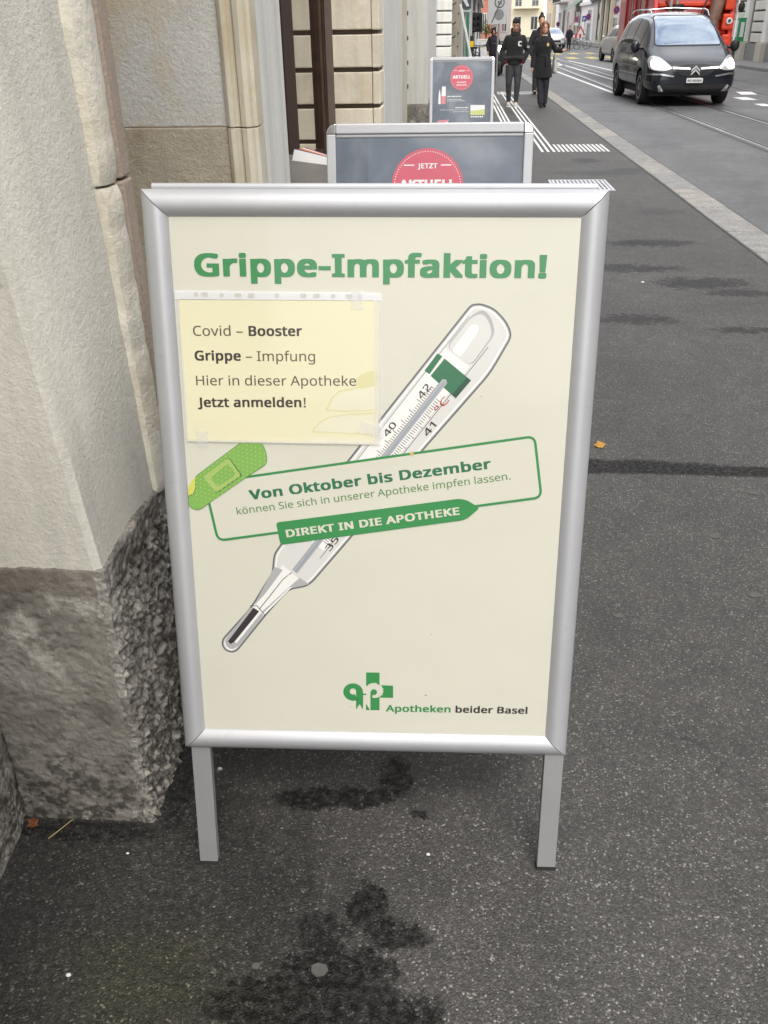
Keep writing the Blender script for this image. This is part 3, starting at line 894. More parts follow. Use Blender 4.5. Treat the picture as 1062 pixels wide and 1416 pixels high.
# --- print on the poster: (x, height above the frame's lower edge) in metres, angle, width, cap height
ZT = Matrix.Translation((0, BH0, 0))
TXT = {
  'head': (-0.2975, 0.9086, -0.04, 0.5819, 0.0450),
  'von': (-0.2229, 0.5191, 8.45, 0.4356, 0.0225),
  'koennen': (-0.2476, 0.4907, 8.45, 0.4958, 0.0165),
  'direkt': (-0.1589, 0.4484, 8.75, 0.3177, 0.0178),
  'apo': (0.0234, 0.0897, 0.4, 0.1258, 0.0178), 'basel': (0.1588, 0.0906, 0.2, 0.1388, 0.0180)}
mb = MB(); text(mb, 'Grippe-Impfaktion!', *TXT['head'], bold=0.039, z=0.0007, M=ZT); mb.obj('headline', M_GREENTXT, poster)
mb = MB(); text(mb, 'Von Oktober bis Dezember', *TXT['von'], bold=0.036, z=0.0012, M=ZT); mb.obj('date_line', M_GREENDIM, poster)
mb = MB(); text(mb, 'können Sie sich in unserer Apotheke impfen lassen.', *TXT['koennen'], bold=0.006, z=0.0012, M=ZT); mb.obj('small_line', M_OLIVE, poster)
# thermometer
A_, B_ = Vector((-0.2786, 0.2184)), Vector((0.1982, 0.8516))
AX = (B_ - A_).normalized(); NX = Vector((-AX.y, AX.x)); AL = (B_ - A_).length
def ax(t, w):
    p = A_ + AX * t + NX * w
    return (p.x, p.y)
therm = [(-0.0426, 0.5974), (0.0143, 0.6724), (0.1582, 0.8588), (0.1643, 0.8647), (0.1781, 0.8665), (0.2015, 0.8587), (0.2226, 0.8373), (0.2332, 0.8145), (0.1991, 0.7509),
         (0.0872, 0.6158), (-0.0401, 0.4518), (-0.1137, 0.3614), (-0.126, 0.3519), (-0.1573, 0.345), (-0.1707, 0.3308), (-0.2035, 0.2923), (-0.2613, 0.2171), (-0.2712, 0.2116),
         (-0.2843, 0.2153), (-0.2905, 0.2274), (-0.2885, 0.2395), (-0.2314, 0.306), (-0.1877, 0.3793), (-0.1858, 0.3965), (-0.1831, 0.4153), (-0.1507, 0.4617)]
therm = rounded(therm, 0.02, 4)
tp = MB()
mats_t = [M_GREY1, M_GREY4, M_GREY2, M_GREY3, M_GREENDIM, M_GREY5, M_INK, M_RED, M_BLACKINK, M_GREENDARK]
tp.k = 0; tp.flat(inset(therm, -0.0012), 0.00015, ZT)
tp.k = 2; tp.flat(inset(therm, 0.0016), 0.0002, ZT)
tp.k = 1; tp.flat(inset(therm, 0.0034), 0.00025, ZT)
tp.k = 3; tp.flat(inset(therm, 0.0068), 0.0003, ZT)
tA = lambda p: (Vector(p) - A_).dot(AX)
tW = lambda p: (Vector(p) - A_).dot(NX)
# glass body edges, upper chamber
tp.k = 0; tp.stroke([ax(0.26, -0.0295), ax(0.68, -0.0305), ax(0.745, -0.0305)], 0.0012, 0.00036, M=ZT)
tp.k = 0; tp.stroke([ax(0.26, 0.0275), ax(0.765, 0.0275)], 0.0008, 0.00036, M=ZT)
tp.k = 2; tp.flat(rounded([ax(0.703, -0.0285), ax(0.703, 0.0262), ax(0.768, 0.0255), ax(0.789, 0.016), ax(0.786, -0.004), ax(0.770, -0.026)], 0.012, 5), 0.00037, ZT)
tp.k = 3; tp.flat(rounded([ax(0.703, -0.0262), ax(0.703, 0.0240), ax(0.765, 0.0232), ax(0.782, 0.014), ax(0.779, -0.004), ax(0.765, -0.0235)], 0.012, 5), 0.00038, ZT)
tp.k = 1; tp.flat(rounded([ax(0.703, -0.004), ax(0.703, 0.0150), ax(0.757, 0.0155), ax(0.764, 0.006), ax(0.756, -0.001)], 0.006, 5), 0.00039, ZT)
# white scale plate, green fields
tp.k = 1; tp.flat([ax(0.275, -0.026), ax(0.28, 0.0265), ax(0.70, 0.0265), ax(0.70, -0.026)], 0.00042, ZT)
tp.k = 4; tp.flat([(0.1209, 0.7755), (0.1669, 0.7385), (0.1417, 0.7071), (0.0975, 0.7458)], 0.0005, ZT)
tp.k = 9; tp.flat([(0.1600, 0.7441), (0.1669, 0.7385), (0.1417, 0.7071), (0.1345, 0.7135)], 0.00055, ZT)
tp.k = 4; tp.flat([(0.1085, 0.7841), (0.1171, 0.7792), (0.0957, 0.7483), (0.0871, 0.7545)], 0.0005, ZT)
# capillary
t0, t1 = tA((-0.1530, 0.3860)), tA((0.1215, 0.7370))
w0 = tW((0.0, 0.585)) * 0 + 0.5 * (tW((0.1192, 0.7396)) + tW((0.1242, 0.7334)))
tp.k = 2; tp.flat([ax(t0, w0 - 0.0055), ax(t0, w0 + 0.0055), ax(t1, w0 + 0.0055), ax(t1 + 0.004, w0), ax(t1, w0 - 0.0055)], 0.00056, ZT)
tp.k = 5; tp.flat([ax(t0, w0 - 0.0035), ax(t0, w0 + 0.0015), ax(t1, w0 + 0.0015), ax(t1, w0 - 0.0035)], 0.0006, ZT)
tp.k = 0; tp.stroke([ax(t0, w0 + 0.0055), ax(t1, w0 + 0.0055)], 0.0007, 0.00063, M=ZT)
# scale
tp.k = 6
tt = tA((0.0998, 0.7271)); i = 0
while tt > 0.30:
    big = i % 10 == 2 or i % 10 == 7
    tp.stroke([ax(tt, w0 + 0.0065), ax(tt, w0 + (0.0185 if big else 0.0125))], 0.0011, 0.00062, M=ZT)
    tp.stroke([ax(tt - 0.012, w0 - 0.007), ax(tt - 0.012, w0 - (0.0205 if big else 0.0155))], 0.0011, 0.00062, M=ZT)
    tt -= 0.0046; i += 1
for s, (x, y, a, w, h) in (('42', (0.0835, 0.7045, 53, 0.0276, 0.0150)), ('41', (0.0945, 0.6385, 53, 0.0262, 0.0150)), ('40', (0.0240, 0.6370, 53, 0.0285, 0.0140)), ('35', (-0.0805, 0.4215, 53, 0.0300, 0.0150)), ('38', (-0.035, 0.561, 53, 0.028, 0.014)), ('37', (-0.03, 0.49, 53, 0.028, 0.014))):
    text(tp, s, x, y, a, w, h, bold=0.012, z=0.00066, M=ZT)
tp.k = 7
text(tp, '°C', 0.1135, 0.6805, 53, 0.0300, 0.0150, bold=0.010, z=0.00066, M=ZT)
# stem and mercury bulb
tp.k = 1; tp.flat([(-0.1686, 0.3939), (-0.1376, 0.3655), (-0.2071, 0.2915), (-0.228, 0.309)], 0.00045, ZT)
tp.k = 2; tp.flat([(-0.1840, 0.3900), (-0.1686, 0.3839), (-0.205, 0.333), (-0.226, 0.310)], 0.00047, ZT)
tp.k = 2; tp.flat([(-0.1376, 0.3690), (-0.1200, 0.3560), (-0.1570, 0.3490), (-0.172, 0.3335), (-0.2095, 0.2945), (-0.2120, 0.2975)], 0.00047, ZT)
tp.k = 0; tp.stroke([(-0.152, 0.379), (-0.168, 0.366), (-0.216, 0.303)], 0.0016, 0.0005, M=ZT)
tp.k = 1; tp.stroke([(-0.157, 0.374), (-0.210, 0.304)], 0.0022, 0.00052, M=ZT)
bulb = rounded([(-0.2307, 0.309), (-0.2071, 0.2915), (-0.2604, 0.2245), (-0.2717, 0.2175), (-0.2824, 0.225), (-0.2850, 0.2366)], 0.006, 3)
tp.k = 2; tp.flat(bulb, 0.0005, ZT)
tp.k = 8; tp.flat([(-0.2265, 0.3065), (-0.2165, 0.299), (-0.2665, 0.2345), (-0.2735, 0.2295), (-0.2790, 0.2350)], 0.00055, ZT)
tp.k = 1; tp.flat([(-0.2160, 0.2985), (-0.2125, 0.296), (-0.2625, 0.2315), (-0.2660, 0.2345)], 0.00056, ZT)
tp.k = 8; tp.stroke([(-0.233, 0.310), (-0.2195, 0.3105), (-0.205, 0.2905)], 0.0014, 0.00058, M=ZT)
tp.obj('thermometer_print', mats_t, poster)
# green outlined box and arrow banner
box = [(-0.2948, 0.5131 + 0.063), (-0.2857, 0.4402), (0.2987, 0.5309), (0.2804, 0.6419)]
box[0] = (-0.3040, 0.5500)
bx = MB()
bxr = rounded(box, 0.014, 6)
bx.k = 1; bx.flat(inset(bxr, 0.001), 0.0009, ZT)
bx.k = 0; bx.stroke(bxr, 0.0046, 0.001, closed=True, M=ZT)
bx.obj('text_box_print', [M_GREEN, M_POSTER], poster)
bn = MB()
ban = [(-0.1778, 0.4768), (0.1520, 0.5265), (0.1660, 0.5245), (0.1904, 0.51), (0.1700, 0.4905), (0.1600, 0.4858), (-0.1706, 0.4335)]
bn.k = 0; bn.flat(rounded(ban, 0.006, 4), 0.0013, ZT)
bn.k = 1; text(bn, 'DIREKT IN DIE APOTHEKE', *TXT['direkt'], bold=0.036, z=0.0015, M=ZT)
bn.obj('arrow_banner', [M_GREEN, M_POSTER], poster)
# sticking plaster
pl = MB()
plast = rounded([(-0.3345, 0.5265), (-0.3192, 0.5618), (-0.2348, 0.6248), (-0.2268, 0.6314), (-0.2014, 0.6302), (-0.1931, 0.6158), (-0.1893, 0.5999), (-0.191, 0.5867), (-0.2115, 0.5732), (-0.3165, 0.4992), (-0.3256, 0.5005), (-0.3345, 0.5059)], 0.006, 3)
pl.k = 3; pl.flat(inset(plast, -0.0008), 0.0014, ZT)
pl.k = 0; pl.flat(plast, 0.00145, ZT)
pad = [(-0.3054, 0.5612), (-0.2579, 0.5969), (-0.2376, 0.565), (-0.2837, 0.5323)]
pl.k = 3; pl.flat(rounded([(-0.3034, 0.5592), (-0.2569, 0.5985), (-0.2345, 0.5650), (-0.2827, 0.5303)], 0.003, 2), 0.0015, ZT)
pl.k = 1; pl.flat(rounded(pad, 0.004, 3), 0.00153, ZT)
pl.k = 0; pl.flat(rounded([(-0.293, 0.559), (-0.259, 0.588), (-0.2455, 0.566), (-0.2800, 0.543)], 0.006, 3), 0.00156, ZT)
pl.k = 2; pl.flat([(-0.3192, 0.5618), (-0.3208, 0.5400), (-0.3260, 0.5300), (-0.3345, 0.5255), (-0.3345, 0.5374), (-0.3304, 0.5482)], 0.0016, ZT)
pl.k = 3; pl.stroke([(-0.3185, 0.5618), (-0.3203, 0.5400), (-0.3255, 0.5293), (-0.3345, 0.5247)], 0.0014, 0.00165, M=ZT)
pl.k = 2
du, dv = Vector((0.803, 0.596)), Vector((-0.596, 0.803))
for i in range(16):
    for j in range(-5, 6):
        c = Vector((-0.322, 0.523)) + du * (i * 0.0098 + (0.0049 if j % 2 else 0)) + dv * (j * 0.0062 + 0.008)
        ins = all((Vector(plast[(k + 1) % len(plast)]) - Vector(plast[k])).cross(c - Vector(plast[k])) * 1 < -0.0 for k in range(0)) 
        # keep the dots inside the strip
        n_ = len(plast); inside = False
        for k in range(n_):
            a, b = plast[k], plast[(k + 1) % n_]
            if (a[1] > c.y) != (b[1] > c.y) and c.x < (b[0] - a[0]) * (c.y - a[1]) / (b[1] - a[1]) + a[0]:
                inside = not inside
        if inside:
            pl.disc(0.0010, 0.00172, 6, ZT, c.x, c.y)
pl.obj('sticking_plaster_print', [M_LIME, M_LIMEPALE, M_LIMEYELLOW, M_LIMEDARK], poster)
# association emblem: cross, crozier and lettering
lg = MB()
lg.k = 0
sc = [(-0.0148, 0.1743), (0.0109, 0.1747), (0.0109, 0.1475)]
for k in range(9):
    a = rad(72 + k * 8.5); r_ = 0.0178 if k % 2 else 0.0163
    sc.append((0.0006 + r_ * math.cos(a), 0.1352 + r_ * math.sin(a)))
sc.append((-0.0150, 0.1455))
lg.flat(sc, 0.0006, ZT)
sr = [(0.0372, 0.1203), (0.0371, 0.1468), (0.0116, 0.1471)]
for k in range(9):
    a = rad(48 - k * 11.0); r_ = 0.0180 if k % 2 else 0.0163
    sr.append((0.0012 + r_ * math.cos(a), 0.1352 + r_ * math.sin(a)))
sr.append((0.0109, 0.1203))
lg.flat(sr, 0.0006, ZT)
lower = [(-0.0067, 0.0921), (0.0109, 0.0924), (0.0109, 0.1205)]
for k in range(7):
    a = rad(-50 - k * 10); lower.append((0.0018 + 0.0148 * math.cos(a), 0.1340 + 0.0148 * math.sin(a)))
lower += [(-0.0020, 0.1260)]
for k in range(9):
    a = rad(-100 + k * 34); lower.append((0.0000 + 0.0062 * math.cos(a), 0.1320 + 0.0066 * math.sin(a)))
lower.append((-0.0066, 0.1330))
lg.flat(lower, 0.0006, ZT)
lg.flat([(-0.0152, 0.1068), (-0.0080, 0.0921), (-0.0152, 0.0920)], 0.0006, ZT)
hook = []
for k in range(23):
    a = rad(0 + k * 13.6)
    w = 1.0
    hook.append((-0.0402 + 0.0192 * math.cos(a), 0.1312 + 0.0190 * math.sin(a)))
inner = []
for k in range(19):
    a = rad(300 - k * 16.2)
    inner.append((-0.0405 + 0.0064 * math.cos(a), 0.1325 + 0.0068 * math.sin(a)))
hk2 = [( -0.0209, 0.1274)] + hook[1:] + inner[:-1] + [(-0.0345, 0.1316)]
hk2 += [(-0.0348, 0.0924), (-0.0278, 0.1051), (-0.0211, 0.0926)]
lg.flat(hk2, 0.0006, ZT)
lg.flat([(-0.0209, 0.1282), (-0.015, 0.1283), (-0.0151, 0.1253), (-0.0209, 0.1252)], 0.0006, ZT)
text(lg, 'Apotheken', *TXT['apo'], bold=0.026, z=0.0007, M=ZT)
lg.k = 1; text(lg, 'beider Basel', *TXT['basel'], bold=0.026, z=0.0007, M=ZT)
lg.obj('emblem_print', [M_GREEN, M_BLACKINK], poster)
# specks of dirt
M_DIRT = simple('dirt', c8(120, 96, 62), 0.9)
for (x, y, r) in ((0.1003, 0.1273, 0.0014), (0.1091, 0.2571, 0.0009), (0.0136, 0.1273, 0.0006), (-0.046, 0.0985, 0.0008), (0.17, 0.1378, 0.0006), (0.185, 0.711, 0.0007)):
    MB().disc(r, 0.0005, 7, ZT @ T(x, y, 0) @ Matrix.Diagonal((1.6, 0.7, 1, 1))).obj('dirt_speck', M_DIRT, poster)
MB().disc(0.0035, 0.0018, 9, ZT, 0.0672, 0.6085).obj('dirt_speck', simple('resin', c8(206, 170, 100), 0.6), poster)

# yellow notice in a punched plastic pocket, taped on the board
WM = Matrix.Translation(board.location) @ board.rotation_euler.to_matrix().to_4x4() @ MF
NO = (-0.16, 0.626 + BH0, 0.002)
notice = thing('paper_notice', 'pale yellow booster notice in clear punched pocket taped on the cream poster', 'notice')
notice.matrix_world = WM @ T(*NO)
NT_ = T(0.16, -0.626, 0)
sheet_o = MB().prism([(-0.3286, 0.8703), (0.0099, 0.8703), (0.0085, 0.6245), (-0.3292, 0.627)], 0.0004, 0.0008, NT_).obj('sheet', M_YELLOW, notice)
st = MB()
def blob(poly, z, mi, M, jag=0.0022):
    P = rounded(poly, 0.012, 5)
    P = [(x + jag * noise.noise(Vector((x * 90, y * 90, 1))), y + jag * noise.noise(Vector((x * 90, y * 90, 7)))) for x, y in P]
    st.k = mi; st.flat(P, z, M)
stain1 = [(-0.0813, 0.6849), (-0.0735, 0.7002), (-0.0609, 0.7155), (-0.031, 0.7218), (0.0078, 0.7282), (0.0086, 0.7055), (0.0086, 0.6877), (-0.0313, 0.6851)]
stain2 = [(-0.0905, 0.6631), (-0.0765, 0.6721), (-0.0439, 0.6761), (0.0078, 0.6788), (0.0078, 0.6428), (-0.0317, 0.6452), (-0.1072, 0.6475)]
stain3 = [(-0.1115, 0.6266), (-0.1049, 0.6371), (-0.057, 0.6347), (0.0078, 0.6337), (0.0078, 0.6255)]
band = [(-0.0321, 0.7382), (-0.0222, 0.7469), (-0.0012, 0.7544), (0.0078, 0.7494), (0.0078, 0.7282), (-0.0285, 0.7244)]
blob([(-0.02 + (x + 0.02) * 1.06, 0.70 + (y - 0.70) * 1.16) if x < 0 else (x, 0.70 + (y - 0.70) * 1.16) for x, y in stain1], 0.00083, 1, NT_)
blob([(-0.02 + (x + 0.02) * 1.05, 0.66 + (y - 0.66) * 1.15) if x < 0 else (x, 0.66 + (y - 0.66) * 1.15) for x, y in stain2], 0.00084, 1, NT_)
blob(band, 0.00085, 1, NT_)
blob(stain1, 0.00088, 0, NT_); blob(stain2, 0.00089, 0, NT_); blob(stain3, 0.0009, 0, NT_)
st.obj('water_stain', [M_STAINPALE, M_STAINEDGE], sheet_o)
for s, (x, y, a, w, h), b in (('Covid –', (-0.3061, 0.8110, 0.3, 0.0850, 0.0207), 0.0), ('Booster', (-0.2113, 0.8112, 0.3, 0.0908, 0.0207), 0.03), ('Grippe', (-0.3062, 0.7692, 0.1, 0.0795, 0.0207), 0.03),
                           ('– Impfung', (-0.2181, 0.7692, 0.1, 0.1186, 0.0207), 0.0), ('Hier in dieser Apotheke', (-0.3064, 0.7266, 0.3, 0.2767, 0.0207), 0.0),
                           ('Jetzt anmelden', (-0.3062, 0.6885, 0.4, 0.1812, 0.0207), 0.03), ('!', (-0.1212, 0.6897, 0, 0.0040, 0.0207), 0.0)):
    nl = MB()
    text(nl, s, x, y, a, w, h, bold=b or 0.004, z=0.00105, M=NT_)
    nl.obj('lettering', M_INK if b else M_INKSOFT, sheet_o)
sv = MB()
for q in ([(-0.3330, 0.8715), (-0.3250, 0.8715), (-0.3255, 0.6256), (-0.3325, 0.6256)], [(0.0010, 0.8709), (0.0135, 0.8709), (0.0129, 0.6226), (0.0010, 0.6232)],
          [(-0.3255, 0.6256), (0.0010, 0.6232), (0.0010, 0.6290), (-0.3255, 0.6310)]):
    sv.flat(q, 0.0014, NT_)
sv.obj('pocket_edge', M_SLEEVE, notice)
ps = MB()
ps.flat([(-0.333, 0.8858), (0.0135, 0.8839), (0.0135, 0.8709), (-0.3328, 0.8715)], 0.0014, NT_)
strip = ps.obj('punched_strip', M_STRIP, notice)
M_HOLE = paper('poster_through_hole', c8(196, 194, 184))
for k, (x, y) in enumerate([(-0.2969, 0.8795), (-0.2823, 0.8795), (-0.2538, 0.8785), (-0.2265, 0.8785), (-0.204, 0.8784), (-0.1611, 0.8783), (-0.117, 0.8782), (-0.0947, 0.8782), (-0.067, 0.8782), (-0.0405, 0.8775), (-0.0231, 0.8775)]):
    ln = k in (1, 3, 4, 6, 7, 9)
    MB().flat(rounded([(x - (0.0055 if ln else 0.0034), y - 0.0034), (x + (0.0055 if ln else 0.0034), y - 0.0034), (x + (0.0055 if ln else 0.0034), y + 0.0034), (x - (0.0055 if ln else 0.0034), y + 0.0034)], 0.0033, 4), 0.0016, NT_).obj('punch_hole', M_HOLE, strip)
MB().box(-0.0375, -0.0165, 0.8560, 0.8885, 0.0017, 0.0019, NT_).obj('sticky_tape', M_TAPE, notice)
MB().box(-0.3120, -0.2920, 0.6180, 0.6460, 0.0017, 0.0019, NT_).obj('sticky_tape', M_TAPE, notice)
MB().box(-0.026, 0.020, 0.640, 0.662, 0.0017, 0.0019, NT_ @ T(-0.003, 0.651, 0) @ RZ(rad(-14)) @ T(0.003, -0.651, 0)).obj('sticky_tape', M_TAPE, notice)


# ================================================================== LEAF, PEBBLES
def curled_leaf(name, label, loc, size, m, rz=0.3):
    t = MB()
    out = [(0, -0.5), (0.14, -0.28), (0.42, -0.22), (0.30, 0.0), (0.40, 0.28), (0.16, 0.24), (0.0, 0.52), (-0.18, 0.26), (-0.44, 0.30), (-0.30, 0.02), (-0.40, -0.22), (-0.14, -0.26)]
    n = len(out)
    vs = [(0, 0, 0.05)] + [(x, y, 0.16 * (x * x + y * y) * 2 + 0.10 * math.sin(5 * x + 3 * y)) for x, y in out]
    vs = [(x * size, y * size, (z + 0.12) * size) for x, y, z in vs]
    t.add(vs, [(0, i + 1, (i + 1) % n + 1) for i in range(n)])
    o = t.obj(name, m)
    o.location = loc
    o.rotation_euler = (0, 0, rz)
    md = o.modifiers.new('thick', 'SOLIDIFY'); md.thickness = 0.0015
    return tag(o, label, 'leaf')
curled_leaf('fallen_leaf', 'small curled yellow leaf lying on the asphalt by the dark seam', (0.635, 3.335, 0.002), 0.052, simple('yellow_leaf', c8(180, 136, 56), 0.7, var=0.25, scale=30))
curled_leaf('fallen_leaf', 'rust brown leaf in the corner at the foot of the stone plinth', (-0.895, 1.283, 0.002), 0.030, simple('brown_leaf', c8(104, 58, 28), 0.7, var=0.25, scale=30), 1.2)
tag(MB().tube([(-0.845, 1.245, 0.004), (-0.825, 1.272, 0.007), (-0.812, 1.30, 0.004)], 0.0012, 5).obj('straw_stalk', simple('straw', c8(170, 150, 104), 0.8)), 'thin pale straw stalk lying on the asphalt by the plinth', 'straw')
pb = MB()
for (x, y, r) in ((-0.52, 1.47, 0.005), (-0.68, 0.945, 0.0045), (-0.02, 1.255, 0.004), (-0.66, 1.22, 0.003), (1.3, 6.0, 0.010)):
    pb.ell((x, y, r * 0.5), (r * 1.2, r * 0.9, r * 0.7), 7, 5)
struct(pb.obj('loose_pebbles', simple('pale_pebble', (0.7, 0.69, 0.66, 1), 0.7), smooth=True), 'stuff')
gm = MB()
for (x, y, r) in ((1.14, 3.58, 0.018), (1.14, 2.95, 0.020), (0.92, 2.62, 0.018), (0.95, 2.27, 0.020), (-0.215, 0.985, 0.016), (0.52, 2.14, 0.015), (-0.335, 0.985, 0.008)):
    pts = [(x + r * (1 + 0.25 * noise.noise(Vector((k * 0.9, x * 7, y * 5)))) * math.cos(k * PI / 7), y + 0.8 * r * (1 + 0.25 * noise.noise(Vector((k * 0.7, x * 3, y * 9)))) * math.sin(k * PI / 7)) for k in range(14)]
    gm.prism(pts, 0.0, 0.0022)
struct(gm.obj('trodden_gum', simple('old_gum', (0.095, 0.090, 0.083, 1), 0.85, var=0.2, scale=60), smooth=True), 'stuff')

# drain grate
gr = thing('drain_grate', 'pale ribbed metal grate set in the pavement beside the boards', 'grate', (1.4, 10.17, 0.0))
MB().box(-0.32, 0.32, -0.37, -0.345, -0.02, 0.006).box(-0.32, 0.32, 0.345, 0.37, -0.02, 0.006).box(-0.32, -0.295, -0.345, 0.345, -0.02, 0.006).box(0.295, 0.32, -0.345, 0.345, -0.02, 0.006).obj('frame', simple('pale_metal', (0.6, 0.61, 0.63, 1), 0.75, 0.2), gr)
gb = MB()
for i in range(13):
    x = -0.27 + i * 0.045
    gb.box(x - 0.012, x + 0.012, -0.345, 0.345, -0.02, 0.005)
for i in range(6):
    yy = -0.28 + i * 0.112
    gb.box(-0.295, 0.295, yy - 0.01, yy + 0.01, -0.02, 0.002)
gb.obj('bars', simple('pale_metal', (0.6, 0.61, 0.63, 1), 0.75, 0.2), gr)
MB().box(-0.31, 0.31, -0.36, 0.36, -0.03, 0.0015).obj('pit', simple('dark_pit', (0.05, 0.05, 0.055, 1), 0.9), gr)

# ================================================================== THE TWO BOARDS BEHIND
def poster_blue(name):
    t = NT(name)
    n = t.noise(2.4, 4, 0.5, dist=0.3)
    t.col(t.ramp(n, [(0.32, c8(48, 60, 76)), (0.5, c8(84, 95, 108)), (0.68, c8(138, 144, 152))]))  # pale cloudy tones paint gloss reflections into the poster colour
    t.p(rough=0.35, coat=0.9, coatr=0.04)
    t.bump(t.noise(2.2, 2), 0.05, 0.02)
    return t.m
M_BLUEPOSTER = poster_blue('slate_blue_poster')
M_DISC = paper('printed_pink_red', c8(198, 72, 92), 0.8, 0.3)
M_PWHITE = paper('printed_white', c8(226, 226, 226), 0.8, 0.3)
M_PINKBOX = paper('printed_pink', c8(214, 130, 140), 0.5)
M_LIMEBOX = paper('printed_lime_box', c8(196, 204, 128), 0.5)

def round_board(name, label, loc, rz, W=0.74, H0=0.16, H1=1.257, th=rad(11)):
    b = thing(name, label, 'sign board', loc, rz, 'round cornered poster boards along the facade')
    F = lean(th)
    m = 0.033
    cr = 0.034
    # two-step profile: bright outer flat and lower inner lip
    for sd in ('top', 'bottom', 'left', 'right'):
        if sd in ('top', 'bottom'):
            y0, y1 = ((H1 - m, H1) if sd == 'top' else (H0, H0 + m))
            mb = MB().box(-W / 2 + cr, W / 2 - cr, y0, y1, -0.014, 0.009)
            mb.box(-W / 2 + cr, W / 2 - cr, (y0 - 0.012 if sd == 'top' else y1), (y0 if sd == 'top' else y1 + 0.012), -0.010, 0.003)
        else:
            x0, x1 = ((-W / 2, -W / 2 + m) if sd == 'left' else (W / 2 - m, W / 2))
            mb = MB().box(x0, x1, H0 + cr, H1 - cr, -0.014, 0.009)
        mb.obj('frame_rail', M_ALU, b, F, bevel=0.004)
    for sx in (-1, 1):
        for sy, hy in ((1, H1), (-1, H0)):
            cx_, cy_ = sx * (W / 2 - cr), hy - sy * cr
            pts = [(cx_, cy_)] + [(cx_ + sx * cr * math.cos(k * PI / 16), cy_ + sy * cr * math.sin(k * PI / 16)) for k in range(9)]
            MB().prism(pts, -0.016, 0.0105).obj('corner_cap', M_CHROME, b, F, bevel=0.003)
    MB().box(-W / 2 + 0.02, W / 2 - 0.02, H0 + 0.02, H1 - 0.02, -0.012, -0.004).obj('backing_panel', simple('grey_backing', (0.25, 0.25, 0.25, 1), 0.6), b, F)
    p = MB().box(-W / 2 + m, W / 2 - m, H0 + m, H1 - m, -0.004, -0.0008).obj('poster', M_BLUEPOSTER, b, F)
    s = (W - 2 * m) / 1.0
    d = MB()
    dx, dy, R = -0.005, H1 - m - 0.180, 0.131
    d.k = 0; d.disc(R, 0.0001, 64, None, dx, dy)
    d.k = 1
    for k in range(84):
        a = 2 * PI * k / 84
        d.disc(0.0019, 0.0003, 6, None, dx + (R - 0.0105) * math.cos(a), dy + (R - 0.0105) * math.sin(a))
    text(d, 'JETZT', dx, dy + 0.074, 0, 0.072, 0.021, 0.03, 0.0003, None, True)
    d.flat([(dx - 0.086, dy + 0.0725), (dx - 0.048, dy + 0.0725), (dx - 0.048, dy + 0.0765), (dx - 0.086, dy + 0.0765)], 0.0003)
    d.flat([(dx + 0.048, dy + 0.0725), (dx + 0.086, dy + 0.0725), (dx + 0.086, dy + 0.0765), (dx + 0.048, dy + 0.0765)], 0.0003)
    text(d, 'AKTUELL', dx, dy + 0.012, 0, 0.205, 0.042, 0.05, 0.0003, None, True)
    text(d, 'IN IHRER', dx, dy - 0.046, 0, 0.105, 0.019, 0.03, 0.0003, None, True)
    text(d, 'APOTHEKE', dx, dy - 0.074, 0, 0.118, 0.019, 0.03, 0.0003, None, True)
    d.obj('red_disc_print', [M_DISC, M_PWHITE], p)
    g = MB()
    x0, yb = -0.27, H1 - m - 0.455
    g.k = 0; g.flat(rounded([(x0, yb), (x0 + 0.03, yb), (x0 + 0.026, yb + 0.10), (x0 + 0.018, yb + 0.15), (x0 + 0.012, yb + 0.15), (x0 + 0.004, yb + 0.10)], 0.004, 2), 0.0001)
    g.k = 0; g.flat([(x0 + 0.036, yb + 0.085), (x0 + 0.086, yb + 0.085), (x0 + 0.084, yb + 0.185), (x0 + 0.042, yb + 0.185)], 0.0001)
    g.k = 1; g.flat([(x0 + 0.036, yb), (x0 + 0.082, yb), (x0 + 0.086, yb + 0.085), (x0 + 0.036, yb + 0.085)], 0.0001)
    g.k = 0
    for (xx, yy, ww, hh) in ((-0.165, yb + 0.075, 0.16, 0.010), (-0.165, yb + 0.045, 0.17, 0.004), (-0.165, yb + 0.030, 0.21, 0.004), (-0.07, yb - 0.045, 0.15, 0.010), (-0.25, yb - 0.065, 0.32, 0.004), (-0.10, yb - 0.085, 0.19, 0.004)):
        n = max(2, int(ww / 0.03)); xq = xx
        while xq < xx + ww:                      # rows of small unreadable words
            wq = 0.012 + 0.02 * random.random()
            g.flat([(xq, yy), (min(xq + wq, xx + ww), yy), (min(xq + wq, xx + ww), yy + hh), (xq, yy + hh)], 0.0001)
            xq += wq + 0.006
    x1 = 0.105
    g.k = 0; g.flat([(x1, yb - 0.085), (x1 + 0.165, yb - 0.085), (x1 + 0.165, yb - 0.015), (x1, yb - 0.012)], 0.0001)
    g.k = 2; g.flat([(x1, yb - 0.12), (x1 + 0.165, yb - 0.12), (x1 + 0.165, yb - 0.06), (x1, yb - 0.075)], 0.0002)
    g.k = 0
    for k in range(7):
        g.disc(0.0085, 0.0002, 10, None, x1 + 0.014 + k * 0.021, yb - 0.138)
    g.k = 1; g.flat([(-0.28, yb - 0.21), (-0.15, yb - 0.19), (-0.14, yb - 0.165), (-0.27, yb - 0.175)], 0.0001)
    g.k = 0; g.flat([(-0.285, yb - 0.26), (-0.155, yb - 0.25), (-0.15, yb - 0.19), (-0.28, yb - 0.21)], 0.0001)
    g.obj('product_artwork', [M_PWHITE, M_PINKBOX, M_LIMEBOX], p)
    for sx in (-1, 1):
        MB().box(sx * (W / 2 - 0.03) - 0.016, sx * (W / 2 - 0.03) + 0.016, 0.0, H0 + 0.03, -0.022, -0.006).obj('leg', M_ALU, b, F, bevel=0.002)
